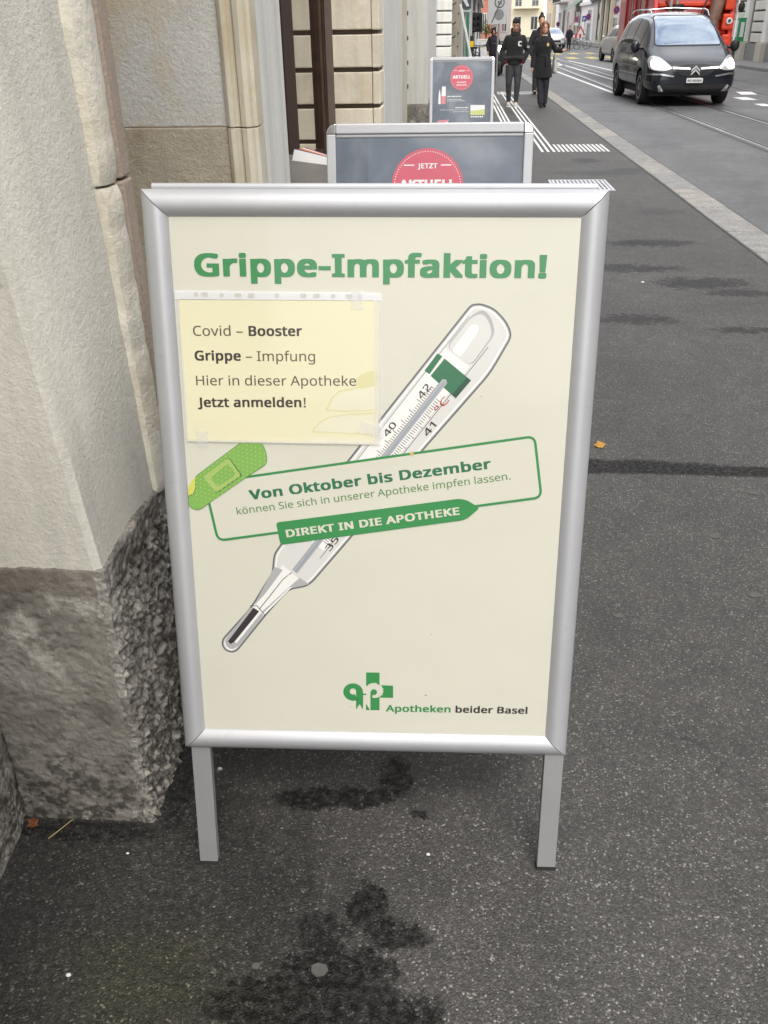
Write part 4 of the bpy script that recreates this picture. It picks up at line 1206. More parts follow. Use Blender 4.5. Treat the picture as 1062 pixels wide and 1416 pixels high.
    hb = MB().box(-W / 2 + 0.04, W / 2 - 0.04, H1 - 0.012, H1 + 0.004, -0.034, -0.018)
    hb.obj('hinge_bar', M_ALU, b, F, bevel=0.003)
    F2 = lean(-th, 2 * H1 * math.sin(th) + 0.07)
    r = MB().box(-W / 2, W / 2, H0, H1 - 0.02, -0.008, 0.004)
    for sx in (-1, 1):
        r.box(sx * (W / 2 - 0.03) - 0.016, sx * (W / 2 - 0.03) + 0.016, 0.0, H0 + 0.03, -0.0085, 0.0075)
    r.obj('rear_frame', M_ALU, b, F2, bevel=0.002)
    return b
b2 = round_board('poster_board', 'slate blue poster board with red disc, directly behind the large cream board', (-0.083, 3.14, 0), rad(0.6))
b3 = dup(b2, (0.088, 11.0, 0), rad(0.3), 'slate blue poster board with red disc and product boxes, the smaller one further back')

# leaflet rack in the doorway
lr = thing('leaflet_rack', 'grey wall rack tray of leaflets in the shop window recess', 'leaflet rack', (-0.59, 3.62, 0))
RX_ = T(0, 0, 0)
rk = MB()
rk.prism([(-0.10, 0.985), (0.13, 0.93), (0.13, 1.055), (-0.10, 1.085)], -0.05, -0.043, RX(PI / 2))
rk.prism([(-0.10, 0.985), (0.13, 0.93), (0.13, 1.055), (-0.10, 1.085)], -0.19, -0.183, RX(PI / 2))
rk.add([(-0.10, 0.043, 0.985), (0.13, 0.043, 0.93), (0.13, 0.19, 0.93), (-0.10, 0.19, 0.985)], [(0, 1, 2, 3)])
rk.obj('tray', simple('grey_tray', c8(150, 146, 140), 0.5), lr)
MB().tube([(0.02, 0.11, 0.0), (0.02, 0.11, 0.95)], 0.016, 10).box(-0.12, 0.16, 0.0, 0.24, 0.0, 0.014).obj('stand', M_BLACKPAINT, lr)
lcol = [c8(226, 226, 224), c8(60, 84, 140), c8(200, 84, 60), c8(214, 170, 70), c8(230, 230, 228), c8(150, 60, 120)]
for k in range(6):
    f = MB().box(-0.085, 0.085, -0.003, 0.003, -0.07, 0.07).obj('leaflet', simple('leaflet_paper_%s' % 'abcdef'[k], lcol[k], 0.4, var=0.06))
    f.location = (-0.565 + 0.004 * k, 3.685 + k * 0.021, 1.030 - 0.002 * k)
    f.rotation_euler = (rad(-14), rad(13 + k), 0)
    tag(f, ['white leaflet at the front of the grey rack', 'blue leaflet second in the grey rack', 'orange red leaflet in the middle of the grey rack', 'yellow leaflet standing behind the red one in the rack', 'white leaflet behind the yellow one in the rack', 'purple leaflet at the back of the grey rack'][k], 'leaflet', 'leaflets in the rack')

# far white board
fb = thing('advertising_board', 'small white framed board with pale picture far down the pavement', 'sign board', (1.10, 37.0, 0))
FF = lean(rad(8))
for a in ((-0.30, 0.30, 1.10, 1.15), (-0.30, 0.30, 0.27, 0.32), (-0.30, -0.25, 0.32, 1.10), (0.25, 0.30, 0.32, 1.10)):
    MB().box(a[0], a[1], a[2], a[3], -0.012, 0.012).obj('frame_rail', M_WHITE, fb, FF, bevel=0.005)
pt = NT('pale_picture'); pt.col(pt.ramp(pt.noise(4.5, 4), [(0.3, c8(150, 170, 205)), (0.5, c8(226, 228, 232)), (0.62, c8(220, 206, 150)), (0.72, c8(230, 232, 236))])).p(rough=0.4)
MB().box(-0.25, 0.25, 0.32, 1.10, -0.006, 0.002).obj('picture', pt.m, fb, FF)
for x in (-0.27, 0.27):
    MB().box(x - 0.02, x + 0.02, 0.0, 0.28, -0.012, 0.004).obj('leg', M_WHITE, fb, FF)
    MB().box(x - 0.02, x + 0.02, 0.0, 1.12, -0.008, 0.008).obj('rear_leg', M_WHITE, fb, lean(rad(-8), 0.36))

# ================================================================== PEOPLE
def skinned(parts, voxel, name, m, parent=None, smooth=6):
    """one continuous surface grown over overlapping elliptical limbs (voxel remesh, then smoothed)"""
    mb = MB()
    for p in parts:
        if p[0] == 'limb':
            mb.tube(p[1], p[2], 12)
            for q, r in ((p[1][0], p[2][0]), (p[1][-1], p[2][-1])):
                mb.ell(q, (r, r, r), 12, 8)
        elif p[0] == 'ell':
            mb.ell(p[1], p[2], 16, 10)
        elif p[0] == 'stack':                       # (z, cx, cy, rx, ry)
            mb.rings([[Vector((cx + rx * math.cos(2 * PI * k / 20), cy + ry * math.sin(2 * PI * k / 20), z)) for k in range(20)] for z, cx, cy, rx, ry in p[1]])
    o = mb.obj(name, m)
    md = o.modifiers.new('r', 'REMESH'); md.mode = 'VOXEL'; md.voxel_size = voxel; md.use_smooth_shade = True
    ms = o.modifiers.new('s', 'SMOOTH'); ms.iterations = smooth; ms.factor = 0.5
    bpy.context.view_layer.update()
    dg = bpy.context.evaluated_depsgraph_get()
    me = bpy.data.meshes.new_from_object(o.evaluated_get(dg))
    old = o.data
    o.modifiers.clear()
    o.data = me
    bpy.data.meshes.remove(old)
    if not me.materials:
        me.materials.append(m)
    me.name = name
    if parent is not None:
        o.parent = parent
    return o

def lerp(a, b, t):
    return tuple(a[i] + (b[i] - a[i]) * t for i in range(3))

def hand_parts(w, d, curl=0.35, side=1, s=1.0):
    """palm, four fingers of different length and a thumb, hanging from wrist w along direction d"""
    w, d = Vector(w), Vector(d).normalized()
    f = Vector((0, -1, 0)); f = (f - d * f.dot(d)).normalized()      # towards the viewer
    a = d.cross(f).normalized() * side
    out = [('limb', [w, w + d * 0.045 * s, w + d * 0.085 * s], [0.023 * s, 0.030 * s, 0.028 * s])]
    for k, ln in enumerate((0.070, 0.080, 0.074, 0.058)):
        b = w + d * 0.085 * s + f * (0.024 - 0.016 * k) * s
        m1 = b + (d * math.cos(curl) - a * math.sin(curl)) * ln * 0.5 * s
        e = m1 + (d * math.cos(curl * 2.2) - a * math.sin(curl * 2.2)) * ln * 0.5 * s
        out.append(('limb', [b, m1, e], [0.0095 * s, 0.0085 * s, 0.007 * s]))
    b = w + d * 0.030 * s + f * 0.022 * s
    out.append(('limb', [b, b + (d * 0.6 + f * 0.7) * 0.035 * s, b + (d * 0.95 + f * 0.75) * 0.052 * s], [0.011 * s, 0.010 * s, 0.008 * s]))
    return out

def head_parts(c, tilt=0.0, s=1.0):
    """skull, jaw, nose, ears; c is the head centre; face towards -y"""
    R = Matrix.Translation(c) @ RX(tilt)
    g = lambda x, y, z: R @ Vector((x * s, y * s, z * s))
    P = [('ell', g(0, 0.012, 0.028), (0.074 * s, 0.093 * s, 0.092 * s)),
         ('ell', g(0, -0.020, -0.045), (0.060 * s, 0.072 * s, 0.062 * s)),
         ('ell', g(0, -0.045, -0.088), (0.036 * s, 0.036 * s, 0.026 * s)),
         ('limb', [g(0, -0.084, 0.020), g(0, -0.098, -0.012), g(0, -0.104, -0.028)], [0.008 * s, 0.010 * s, 0.013 * s]),
         ('ell', g(-0.074, 0.012, -0.006), (0.010 * s, 0.020 * s, 0.030 * s)), ('ell', g(0.074, 0.012, -0.006), (0.010 * s, 0.020 * s, 0.030 * s))]
    return P, g

def face(g, parent, s=1.0, smile=False, brow=None):
    e = MB()
    for sx in (-1, 1):
        e.ell(g(sx * 0.031, -0.083, 0.010), (0.013 * s, 0.008 * s, 0.006 * s), 10, 6)
    e.obj('eye', simple('dark_eye', (0.03, 0.02, 0.015, 1), 0.25), parent, smooth=True)
    b = MB()
    for sx in (-1, 1):
        b.tube([g(sx * 0.016, -0.090, 0.026), g(sx * 0.034, -0.086, 0.032), g(sx * 0.050, -0.073, 0.026)], 0.0045 * s, 6)
    b.obj('eyebrow', brow, parent, smooth=True)
    m = MB()
    m.tube([g(-0.026, -0.080, -0.056 + (0.010 if smile else 0)), g(-0.012, -0.089, -0.061), g(0, -0.092, -0.063), g(0.012, -0.089, -0.061), g(0.026, -0.080, -0.056 + (0.010 if smile else 0))], [0.003 * s, 0.007 * s, 0.008 * s, 0.007 * s, 0.003 * s], 8)
    m.obj('mouth', simple('lips', c8(168, 84, 76), 0.45), parent, smooth=True)
    if smile:
        t = MB(); t.tube([g(-0.017, -0.0925, -0.0585), g(0, -0.0985, -0.0625), g(0.017, -0.0925, -0.0585)], 0.0045 * s, 6)
        t.obj('teeth', simple('teeth_white', (0.7, 0.68, 0.62, 1), 0.3), parent, smooth=True)

M_SKIN = simple('skin_warm', c8(214, 164, 138), 0.5, var=0.05, sss=0.05)
M_SKIN2 = simple('skin_tan', c8(212, 162, 136), 0.5, var=0.05, sss=0.05)
M_BLACKKNIT = simple('black_knit', (0.012, 0.012, 0.013, 1), 0.9, var=0.25, scale=25, bump=0.5, bscale=90, bdist=0.01, sheen=0.15)
M_COAT = simple('black_wool_coat', (0.010, 0.010, 0.012, 1), 0.92, var=0.3, scale=12, bump=0.5, bscale=60, bdist=0.012, sheen=0.12)
M_TROUSER = simple('charcoal_trousers', (0.040, 0.042, 0.046, 1), 0.85, var=0.25, scale=10, bump=0.6, bscale=22, bdist=0.02)
M_TROUSER2 = simple('dark_grey_trousers', (0.026, 0.027, 0.032, 1), 0.85, var=0.25, scale=10, bump=0.6, bscale=22, bdist=0.02)
M_DARKHAIR = simple('dark_hair', (0.020, 0.015, 0.012, 1), 0.6, var=0.4, scale=40, bump=0.8, bscale=70, bdist=0.02)
M_REDHAIR = simple('red_blond_hair', c8(138, 96, 72), 0.55, var=0.35, scale=40, bump=0.8, bscale=60, bdist=0.02)

# --- man with hands in his hoodie pockets, looking down
man = tag(MB().obj('person', M_SKIN2), 'man in black hoodie with white letter C and dark trousers, hands in pockets, looking down', 'person', 'people on the pavement')
bpy.data.objects.remove(man)
def build_man(loc, rz):
    hc = (0.0, -0.055, 1.560)
    hp, g = head_parts(hc, rad(24), 1.0)
    hipz, kneez = 0.83, 0.46
    # right leg (viewer's left) steps forward, left leg trails slightly
    Lr = [(-0.085, 0.0, hipz), (-0.095, -0.075, kneez), (-0.080, -0.015, 0.085)]
    Ll = [(0.085, 0.0, hipz), (0.090, -0.10, kneez), (0.075, -0.13, 0.085)]
    arms = []
    for s in (-1, 1):
        arms.append([(s * 0.160, 0.005, 1.312), (s * 0.275, 0.045, 1.065), (s * 0.185, -0.075, 0.885)])
    body = hp + [('limb', [(0, 0.01, 1.36), (0, -0.01, 1.44), (0, -0.03, 1.50)], [0.062, 0.055, 0.054]),
                 ('stack', [(0.80, 0, 0, 0.13, 0.09), (0.95, 0, 0, 0.14, 0.10), (1.10, 0, 0, 0.135, 0.095), (1.28, 0, 0, 0.165, 0.105), (1.38, 0, 0.005, 0.13, 0.08), (1.40, 0, 0.005, 0.06, 0.06)])]
    for a in arms:
        body.append(('limb', a, [0.05, 0.040, 0.027]))
        body += hand_parts(a[2], (-0.45 if a[0][0] > 0 else 0.45, 0.25, -0.9), 0.5, 1 if a[0][0] > 0 else -1)
    for l in (Lr, Ll):
        body.append(('limb', l, [0.075, 0.052, 0.036]))
        body.append(('limb', [l[2], (l[2][0], l[2][1] - 0.10, 0.035)], [0.034, 0.03]))
    p = skinned(body, 0.010, 'person', M_SKIN2, None, 4)
    face(g, p, 1.0, False, M_DARKHAIR)
    hair = [('ell', g(0, 0.022, 0.052), (0.080, 0.096, 0.082)), ('ell', g(0, -0.052, 0.092), (0.058, 0.040, 0.030)), ('ell', g(0.02, -0.02, 0.115), (0.05, 0.06, 0.025)),
            ('ell', g(-0.066, 0.01, 0.035), (0.014, 0.04, 0.04)), ('ell', g(0.066, 0.01, 0.035), (0.014, 0.04, 0.04))]
    skinned(hair, 0.008, 'hair', M_DARKHAIR, p, 3)
    hood = [('stack', [(0.80, 0, 0.0, 0.165, 0.115), (0.83, 0, 0.0, 0.178, 0.128), (0.90, 0, 0.0, 0.185, 0.135), (1.05, 0, 0.005, 0.180, 0.130), (1.22, 0, 0.005, 0.190, 0.135), (1.31, 0, 0.005, 0.180, 0.120), (1.385, 0, 0.01, 0.118, 0.095), (1.435, 0, 0.012, 0.085, 0.080)])]
    for a in arms:
        a2 = [a[0], lerp(a[0], a[1], 0.5), a[1], lerp(a[1], a[2], 0.55), lerp(a[1], a[2], 1.02)]
        hood.append(('limb', a2, [0.068, 0.066, 0.062, 0.058, 0.050]))
    hood += [('limb', [(-0.085, -0.015, 1.44), (-0.075, 0.075, 1.475), (0, 0.10, 1.485), (0.075, 0.075, 1.475), (0.085, -0.015, 1.44), (0.03, -0.095, 1.385)], [0.028, 0.040, 0.045, 0.040, 0.028, 0.018]),
             ('limb', [(-0.085, -0.015, 1.44), (-0.03, -0.095, 1.385)], [0.028, 0.018]),
             ('limb', [(-0.16, -0.10, 0.93), (0, -0.135, 0.95), (0.16, -0.10, 0.93)], [0.045, 0.03, 0.045])]
    h = skinned(hood, 0.011, 'hoodie', M_BLACKKNIT, p, 4)
    # band of dark red cuff and hem
    cf = MB()
    for s in (-1, 1):
        cf.tube([(s * 0.192, -0.088, 0.885), (s * 0.176, -0.100, 0.850)], [0.047, 0.040], 12)
    cf.obj('cuff', simple('dark_red_rib', c8(84, 26, 32), 0.9), h, smooth=True)
    tr = []
    for l in (Lr, Ll):
        tr.append(('limb', [l[0], lerp(l[0], l[1], 0.5), l[1], lerp(l[1], l[2], 0.5), lerp(l[1], l[2], 0.93)], [0.100, 0.088, 0.068, 0.058, 0.048]))
    tr.append(('stack', [(0.72, 0, 0, 0.10, 0.09), (0.78, 0, 0, 0.155, 0.105), (0.88, 0, 0, 0.150, 0.105), (0.94, 0, 0, 0.145, 0.100)]))
    skinned(tr, 0.011, 'trousers', M_TROUSER, p, 4)
    for l, k in ((Lr, 0), (Ll, 1)):
        x, yy = l[2][0], l[2][1]
        sh = skinned([('limb', [(x, yy + 0.035, 0.045), (x, yy - 0.06, 0.045), (x * 1.02, yy - 0.135, 0.036)], [0.042, 0.044, 0.034]), ('limb', [(x, yy + 0.02, 0.05), (x, yy + 0.005, 0.10)], [0.040, 0.040])], 0.009, 'shoe', simple('pale_canvas_shoe', c8(196, 194, 188), 0.7), p, 3)
        MB().prism(rounded([(x - 0.045, yy - 0.165), (x + 0.045, yy - 0.165), (x + 0.040, yy + 0.075), (x - 0.040, yy + 0.075)], 0.04, 5), 0.0, 0.018).obj('sole', M_WHITE, sh, bevel=0.004)
    lt = MB(); text(lt, 'C', 0, 0, 0, 0.078, 0.115, bold=0.075, z=0.0, M=T(0.058, -0.1405, 1.165) @ RX(PI / 2 + 0.06))
    o = lt.obj('chest_letter', M_WHITE, h)
    md = o.modifiers.new('t', 'SOLIDIFY'); md.thickness = 0.006; md.offset = 1.0
    MB().prism(rounded([(-0.03, -0.022), (0.03, -0.022), (0.03, 0.022), (-0.03, 0.022)], 0.01, 3), 0, 0.006, T(0.278, -0.022, 1.15) @ RY(0.3) @ RX(PI / 2)).obj('sleeve_patch', simple('pale_patch', (0.4, 0.42, 0.45, 1), 0.8), h)
    zp = MB().tube([(0.008, -0.100, 1.385), (0.008, -0.137, 1.28), (0.010, -0.138, 1.21)], 0.004, 5).tube([(-0.028, -0.100, 1.385), (-0.03, -0.137, 1.26)], 0.004, 5)
    zp.obj('drawstring', simple('dark_cord', (0.03, 0.03, 0.03, 1), 0.7), h)
    p.location = loc
    p.rotation_euler = (0, 0, rz)
    return tag(p, 'man in black hoodie with white letter C, hands in pockets, looking down as he walks', 'person', 'people on the pavement')
build_man((1.27, 21.1, 0), rad(-3))

def build_woman(loc, rz):
    hc = (0.015, -0.035, 1.500)
    hp, g = head_parts(hc, rad(4), 0.97)
    Lr = [(-0.075, 0.0, 0.80), (-0.070, -0.035, 0.44), (-0.045, -0.06, 0.08)]
    Ll = [(0.075, 0.0, 0.80), (0.075, -0.010, 0.44), (0.055, 0.06, 0.08)]
    ra = [(-0.142, 0.0, 1.258), (-0.215, 0.02, 1.02), (-0.245, -0.03, 0.80)]
    la = [(0.142, 0.0, 1.258), (0.270, 0.01, 1.075), (0.375, -0.16, 1.070)]
    body = hp + [('limb', [(0, 0.01, 1.30), (0.005, -0.005, 1.38), (0.012, -0.02, 1.44)], [0.055, 0.046, 0.046]),
                 ('stack', [(0.76, 0, 0, 0.125, 0.09), (0.90, 0, 0, 0.145, 0.10), (1.06, 0, 0, 0.112, 0.08), (1.20, 0, 0, 0.140, 0.095), (1.31, 0, 0.005, 0.115, 0.07), (1.33, 0, 0.005, 0.05, 0.05)]),
                 ('limb', ra, [0.044, 0.034, 0.023]), ('limb', la, [0.044, 0.034, 0.023])]
    body += hand_parts(ra[2], (-0.05, -0.08, -1), 0.3, -1, 0.92)
    body += hand_parts(la[2], (0.75, -0.62, -0.12), 0.45, 1, 0.92)
    for l in (Lr, Ll):
        body.append(('limb', l, [0.07, 0.048, 0.032]))
        body.append(('limb', [l[2], (l[2][0], l[2][1] - 0.09, 0.035)], [0.03, 0.026]))
    p = skinned(body, 0.010, 'person', M_SKIN, None, 4)
    face(g, p, 0.97, True, M_REDHAIR)
    hair = [('ell', g(0, 0.028, 0.050), (0.082, 0.094, 0.080)), ('limb', [g(-0.040, -0.062, 0.088), g(-0.074, -0.020, 0.02), g(-0.082, 0.0, -0.07), g(-0.085, 0.01, -0.17)], [0.022, 0.026, 0.030, 0.018]),
            ('limb', [g(0.040, -0.062, 0.088), g(0.076, -0.015, 0.02), g(0.074, 0.02, -0.06), g(0.066, 0.03, -0.13)], [0.022, 0.024, 0.026, 0.016]),
            ('limb', [g(0, 0.08, 0.02), g(0, 0.09, -0.08), g(-0.01, 0.09, -0.16)], [0.06, 0.06, 0.04])]
    skinned(hair, 0.008, 'hair', M_REDHAIR, p, 3)
    coat = [('stack', [(0.565, 0.005, 0.0, 0.205, 0.150), (0.60, 0.005, 0.0, 0.203, 0.150), (0.75, 0.0, 0.0, 0.190, 0.140), (0.90, 0, 0, 0.172, 0.125), (0.985, 0, 0, 0.152, 0.112), (1.02, 0, 0, 0.150, 0.110), (1.16, 0, 0.0, 0.172, 0.125), (1.25, 0, 0.0, 0.165, 0.112), (1.32, 0, 0.005, 0.110, 0.085), (1.365, 0.003, 0.0, 0.068, 0.062)]),
            ('limb', [ra[0], lerp(ra[0], ra[1], 0.5), ra[1], lerp(ra[1], ra[2], 0.5), lerp(ra[1], ra[2], 0.97)], [0.060, 0.060, 0.056, 0.052, 0.050]),
            ('limb', [la[0], lerp(la[0], la[1], 0.5), la[1], lerp(la[1], la[2], 0.5), lerp(la[1], la[2], 0.97)], [0.060, 0.062, 0.062, 0.060, 0.056])]
    ct = skinned(coat, 0.011, 'coat', M_COAT, p, 4)
    MB().rings([[Vector((0.157 * math.cos(2 * PI * k / 28), 0.117 * math.sin(2 * PI * k / 28), z)) for k in range(28)] for z in (0.982, 1.022)]).obj('belt', simple('black_belt', (0.012, 0.012, 0.013, 1), 0.7), ct, smooth=True)
    MB().tube([(0.03, -0.118, 1.0), (0.05, -0.145, 0.90), (0.045, -0.150, 0.80)], [0.016, 0.02, 0.016], 8).obj('belt_end', simple('black_belt', (0.012, 0.012, 0.013, 1), 0.7), ct, smooth=True)
    em = MB(); em.prism(rounded([(-0.028, -0.030), (0.030, -0.022), (0.022, 0.040), (-0.020, 0.032)], 0.02, 4), 0, 0.008, T(0.075, -0.118, 1.185) @ RX(PI / 2 + 0.05) @ RZ(0.4))
    em.obj('chest_emblem', simple('yellow_emblem', c8(226, 196, 120), 0.7, var=0.2, scale=60), ct, bevel=0.002)
    MB().rings([[Vector((0.008 + r * math.cos(2 * PI * k / 20), -0.006 + r * 0.9 * math.sin(2 * PI * k / 20), z)) for k in range(20)] for r, z in ((0.072, 1.352), (0.060, 1.378))], False).obj('collar', simple('pale_collar', c8(206, 190, 172), 0.8), ct, smooth=True)
    tr = []
    for l in (Lr, Ll):
        tr.append(('limb', [l[0], lerp(l[0], l[1], 0.5), l[1], lerp(l[1], l[2], 0.5), lerp(l[1], l[2], 0.96)], [0.095, 0.085, 0.072, 0.068, 0.068]))
    skinned(tr, 0.011, 'trousers', M_TROUSER2, p, 4)
    for l in (Lr, Ll):
        x, yy = l[2][0], l[2][1]
        skinned([('limb', [(x, yy + 0.03, 0.042), (x, yy - 0.06, 0.040), (x * 1.02, yy - 0.13, 0.032)], [0.042, 0.042, 0.030]), ('limb', [(x, yy + 0.01, 0.05), (x, yy, 0.12)], [0.042, 0.044])], 0.009, 'shoe', simple('black_leather', (0.014, 0.014, 0.015, 1), 0.4), p, 3)
    p.location = loc
    p.rotation_euler = (0, 0, rz)
    return tag(p, 'smiling red haired woman in a belted black coat walking with one arm held out', 'person', 'people on the pavement')
wm = build_woman((1.90, 20.85, 0), rad(2))
wm.rotation_euler.y = rad(-2.2)
wm.scale = (0.94, 0.97, 1.0)
bag = thing('tote_bag', 'white cloth tote bag hanging at the smiling woman\'s side', 'bag', (2.115, 20.93, 0.62))
tb = skinned([('stack', [(0.02, 0, 0, 0.035, 0.11), (0.06, 0, 0, 0.055, 0.15), (0.20, 0, 0, 0.05, 0.16), (0.34, -0.01, 0, 0.03, 0.15), (0.37, -0.01, 0, 0.022, 0.14)])], 0.01, 'pouch', simple('white_cotton', (0.62, 0.61, 0.57, 1), 0.9, var=0.08, bump=0.5, bscale=18, bdist=0.02), bag, 3)
hd = MB()
for yy in (-0.06, 0.06):
    hd.tube([(-0.01, yy, 0.36), (-0.03, yy * 0.8, 0.52), (-0.06, yy * 0.4, 0.63), (-0.03, -yy * 0.2, 0.60)], 0.008, 6)
hd.obj('handle', simple('white_cotton_strap', (0.6, 0.59, 0.55, 1), 0.9), bag, smooth=True)

def plain_person(loc, rz, label, h, top, legs, hair, skin, bun=False, seated=False, hooded=False, small=False):
    k = h / 1.70
    v = 0.014 if not small else 0.024
    S_ = lambda p: tuple(c * k for c in p)
    hc = S_((0, -0.03, 1.57))
    hp, g = head_parts(hc, 0.05, k)
    Lr = [S_((-0.08, 0, 0.84)), S_((-0.085, -0.05, 0.46)), S_((-0.075, -0.01, 0.08))]
    Ll = [S_((0.08, 0, 0.84)), S_((0.085, 0.0, 0.46)), S_((0.075, 0.05, 0.08))]
    if seated:
        Lr = [S_((-0.10, 0.05, 0.80)), S_((-0.17, -0.32, 0.72)), S_((-0.15, -0.28, 0.30))]
        Ll = [S_((0.10, 0.05, 0.80)), S_((0.17, -0.32, 0.72)), S_((0.15, -0.28, 0.30))]
    arms = [[S_((s * 0.155, 0, 1.325)), S_((s * 0.25, -0.02, 1.08)), S_((s * 0.20, -0.10 if not seated else -0.40, 0.86 if not seated else 1.02))] for s in (-1, 1)]
    body = hp + [('limb', [S_((0, 0.01, 1.38)), S_((0, -0.02, 1.50))], [0.055 * k, 0.05 * k]), ('stack', [(z * k, 0, 0, rx * k, ry * k) for z, rx, ry in ((0.8, 0.13, 0.09), (1.1, 0.13, 0.09), (1.3, 0.16, 0.10), (1.40, 0.07, 0.06))])]
    for a, s in zip(arms, (-1, 1)):
        body.append(('limb', a, [0.045 * k, 0.038 * k, 0.026 * k])); body += hand_parts(a[2], (0, -0.2 if not seated else -0.9, -1 if not seated else -0.3), 0.4, s, k)
    for l in (Lr, Ll):
        body.append(('limb', l, [0.07 * k, 0.05 * k, 0.035 * k])); body.append(('limb', [l[2], (l[2][0], l[2][1] - 0.1 * k, l[2][2] - 0.045 * k)], [0.033 * k, 0.03 * k]))
    p = skinned(body, v, 'person', skin, None, 3)
    hr = [('ell', g(0, 0.025, 0.050), (0.084 * k, 0.096 * k, 0.082 * k))]
    if bun: hr.append(('ell', g(0, 0.03, 0.145), (0.045 * k, 0.045 * k, 0.04 * k)))
    if hooded: hr += [('ell', g(0, 0.03, 0.02), (0.105 * k, 0.115 * k, 0.125 * k)), ('limb', [g(-0.07, -0.02, -0.06), g(0, 0.05, -0.13), g(0.07, -0.02, -0.06)], [0.05 * k] * 3)]
    skinned(hr, v * 0.7, 'hood' if hooded else 'hair', top if hooded else hair, p, 3)
    jk = [('stack', [(z * k, 0, 0, rx * k, ry * k) for z, rx, ry in ((0.70, 0.18, 0.13), (0.85, 0.18, 0.13), (1.05, 0.165, 0.12), (1.25, 0.18, 0.125), (1.36, 0.12, 0.09), (1.44, 0.07, 0.07))])]
    for a in arms:
        jk.append(('limb', [a[0], a[1], lerp(a[1], a[2], 0.95)], [0.063 * k, 0.062 * k, 0.05 * k]))
    skinned(jk, v, 'jacket', top, p, 3)
    skinned([('limb', [l[0], l[1], lerp(l[1], l[2], 0.95)], [0.095 * k, 0.07 * k, 0.055 * k]) for l in (Lr, Ll)] + [('stack', [(0.72 * k, 0, 0, 0.12 * k, 0.09 * k), (0.82 * k, 0, 0, 0.15 * k, 0.10 * k)])], v, 'trousers', legs, p, 3)
    for l in (Lr, Ll):
        skinned([('limb', [(l[2][0], l[2][1] + 0.03 * k, l[2][2] - 0.035 * k), (l[2][0], l[2][1] - 0.13 * k, l[2][2] - 0.045 * k)], [0.042 * k, 0.033 * k])], v * 0.8, 'shoe', simple('black_leather', (0.014, 0.014, 0.015, 1), 0.4), p, 2)
    p.location = loc
    p.rotation_euler = (0, 0, rz)
    return tag(p, label, 'person', 'people on the pavement')
M_DARKJ = simple('dark_jacket', (0.016, 0.015, 0.022, 1), 0.85, var=0.3, bump=0.4, bscale=30, bdist=0.02)
plain_person((2.13, 25.0, 0), 0.1, 'person with dark hair knot half hidden behind the red haired woman', 1.78, M_DARKJ, M_TROUSER, M_DARKHAIR, M_SKIN, bun=True)
plain_person((8.35, 73.5, ROADZ), -0.4, 'small distant pedestrian in dark clothes beside the red and white barrier', 1.65, M_DARKJ, M_TROUSER2, M_DARKHAIR, M_SKIN, small=True)

# ================================================================== VEHICLES
def car_paint(name, c, metal=0.4, rough=0.28):
    t = NT(name)
    t.col(t.ramp(t.noise(3.0, 4), [(0.3, mul(c, 0.92)), (0.7, mul(c, 1.06))]))
    t.p(metal=metal, rough=t.math('ADD', rough, t.math('MULTIPLY', t.noise(9, 5), 0.10)), coat=0.7, coatr=0.05, spec=0.3)
    return t.m
M_CARDARK = car_paint('dark_blue_grey_paint', (0.009, 0.012, 0.019, 1), 0.1, 0.2)
M_CARSILVER = car_paint('silver_beige_paint', (0.60, 0.59, 0.55, 1), 0.4)
M_CARBLACK = car_paint('black_paint', (0.012, 0.013, 0.016, 1))
M_CARWHITE = car_paint('white_paint', (0.75, 0.75, 0.74, 1), 0.0)
M_CARGLASS = simple('car_glass', (0.10, 0.17, 0.26, 1), 0.03, 0.34, var=0.0, spec=1.0, coat=1.0, coatr=0.01, ior=1.9)
M_SIDEGLASS = simple('tinted_side_glass', (0.012, 0.013, 0.015, 1), 0.04, 0.0, var=0.0, spec=0.6, coat=0.4, coatr=0.02)
M_TRIM = simple('black_plastic_trim', (0.010, 0.010, 0.011, 1), 0.6, var=0.1)
M_RIM = simple('wheel_alloy', (0.50, 0.50, 0.51, 1), 0.35, 0.8)
def lamp_mat(name, c, e, es):
    t = NT(name); t.col(c).p(rough=0.1, emit=e, es=es, coat=1.0, coatr=0.02)
    return t.m
M_HEADLIT = lamp_mat('lit_headlamp', (0.8, 0.8, 0.8, 1), (1, 0.97, 0.88, 1), 2.2)
M_HEADGLASS = simple('headlamp_lens', (0.55, 0.55, 0.54, 1), 0.12, 0.3, var=0.15, scale=12, coat=1.0, coatr=0.02)
M_TAIL = simple('tail_lamp_red', (0.55, 0.03, 0.02, 1), 0.2, var=0.1, coat=1.0, coatr=0.02)

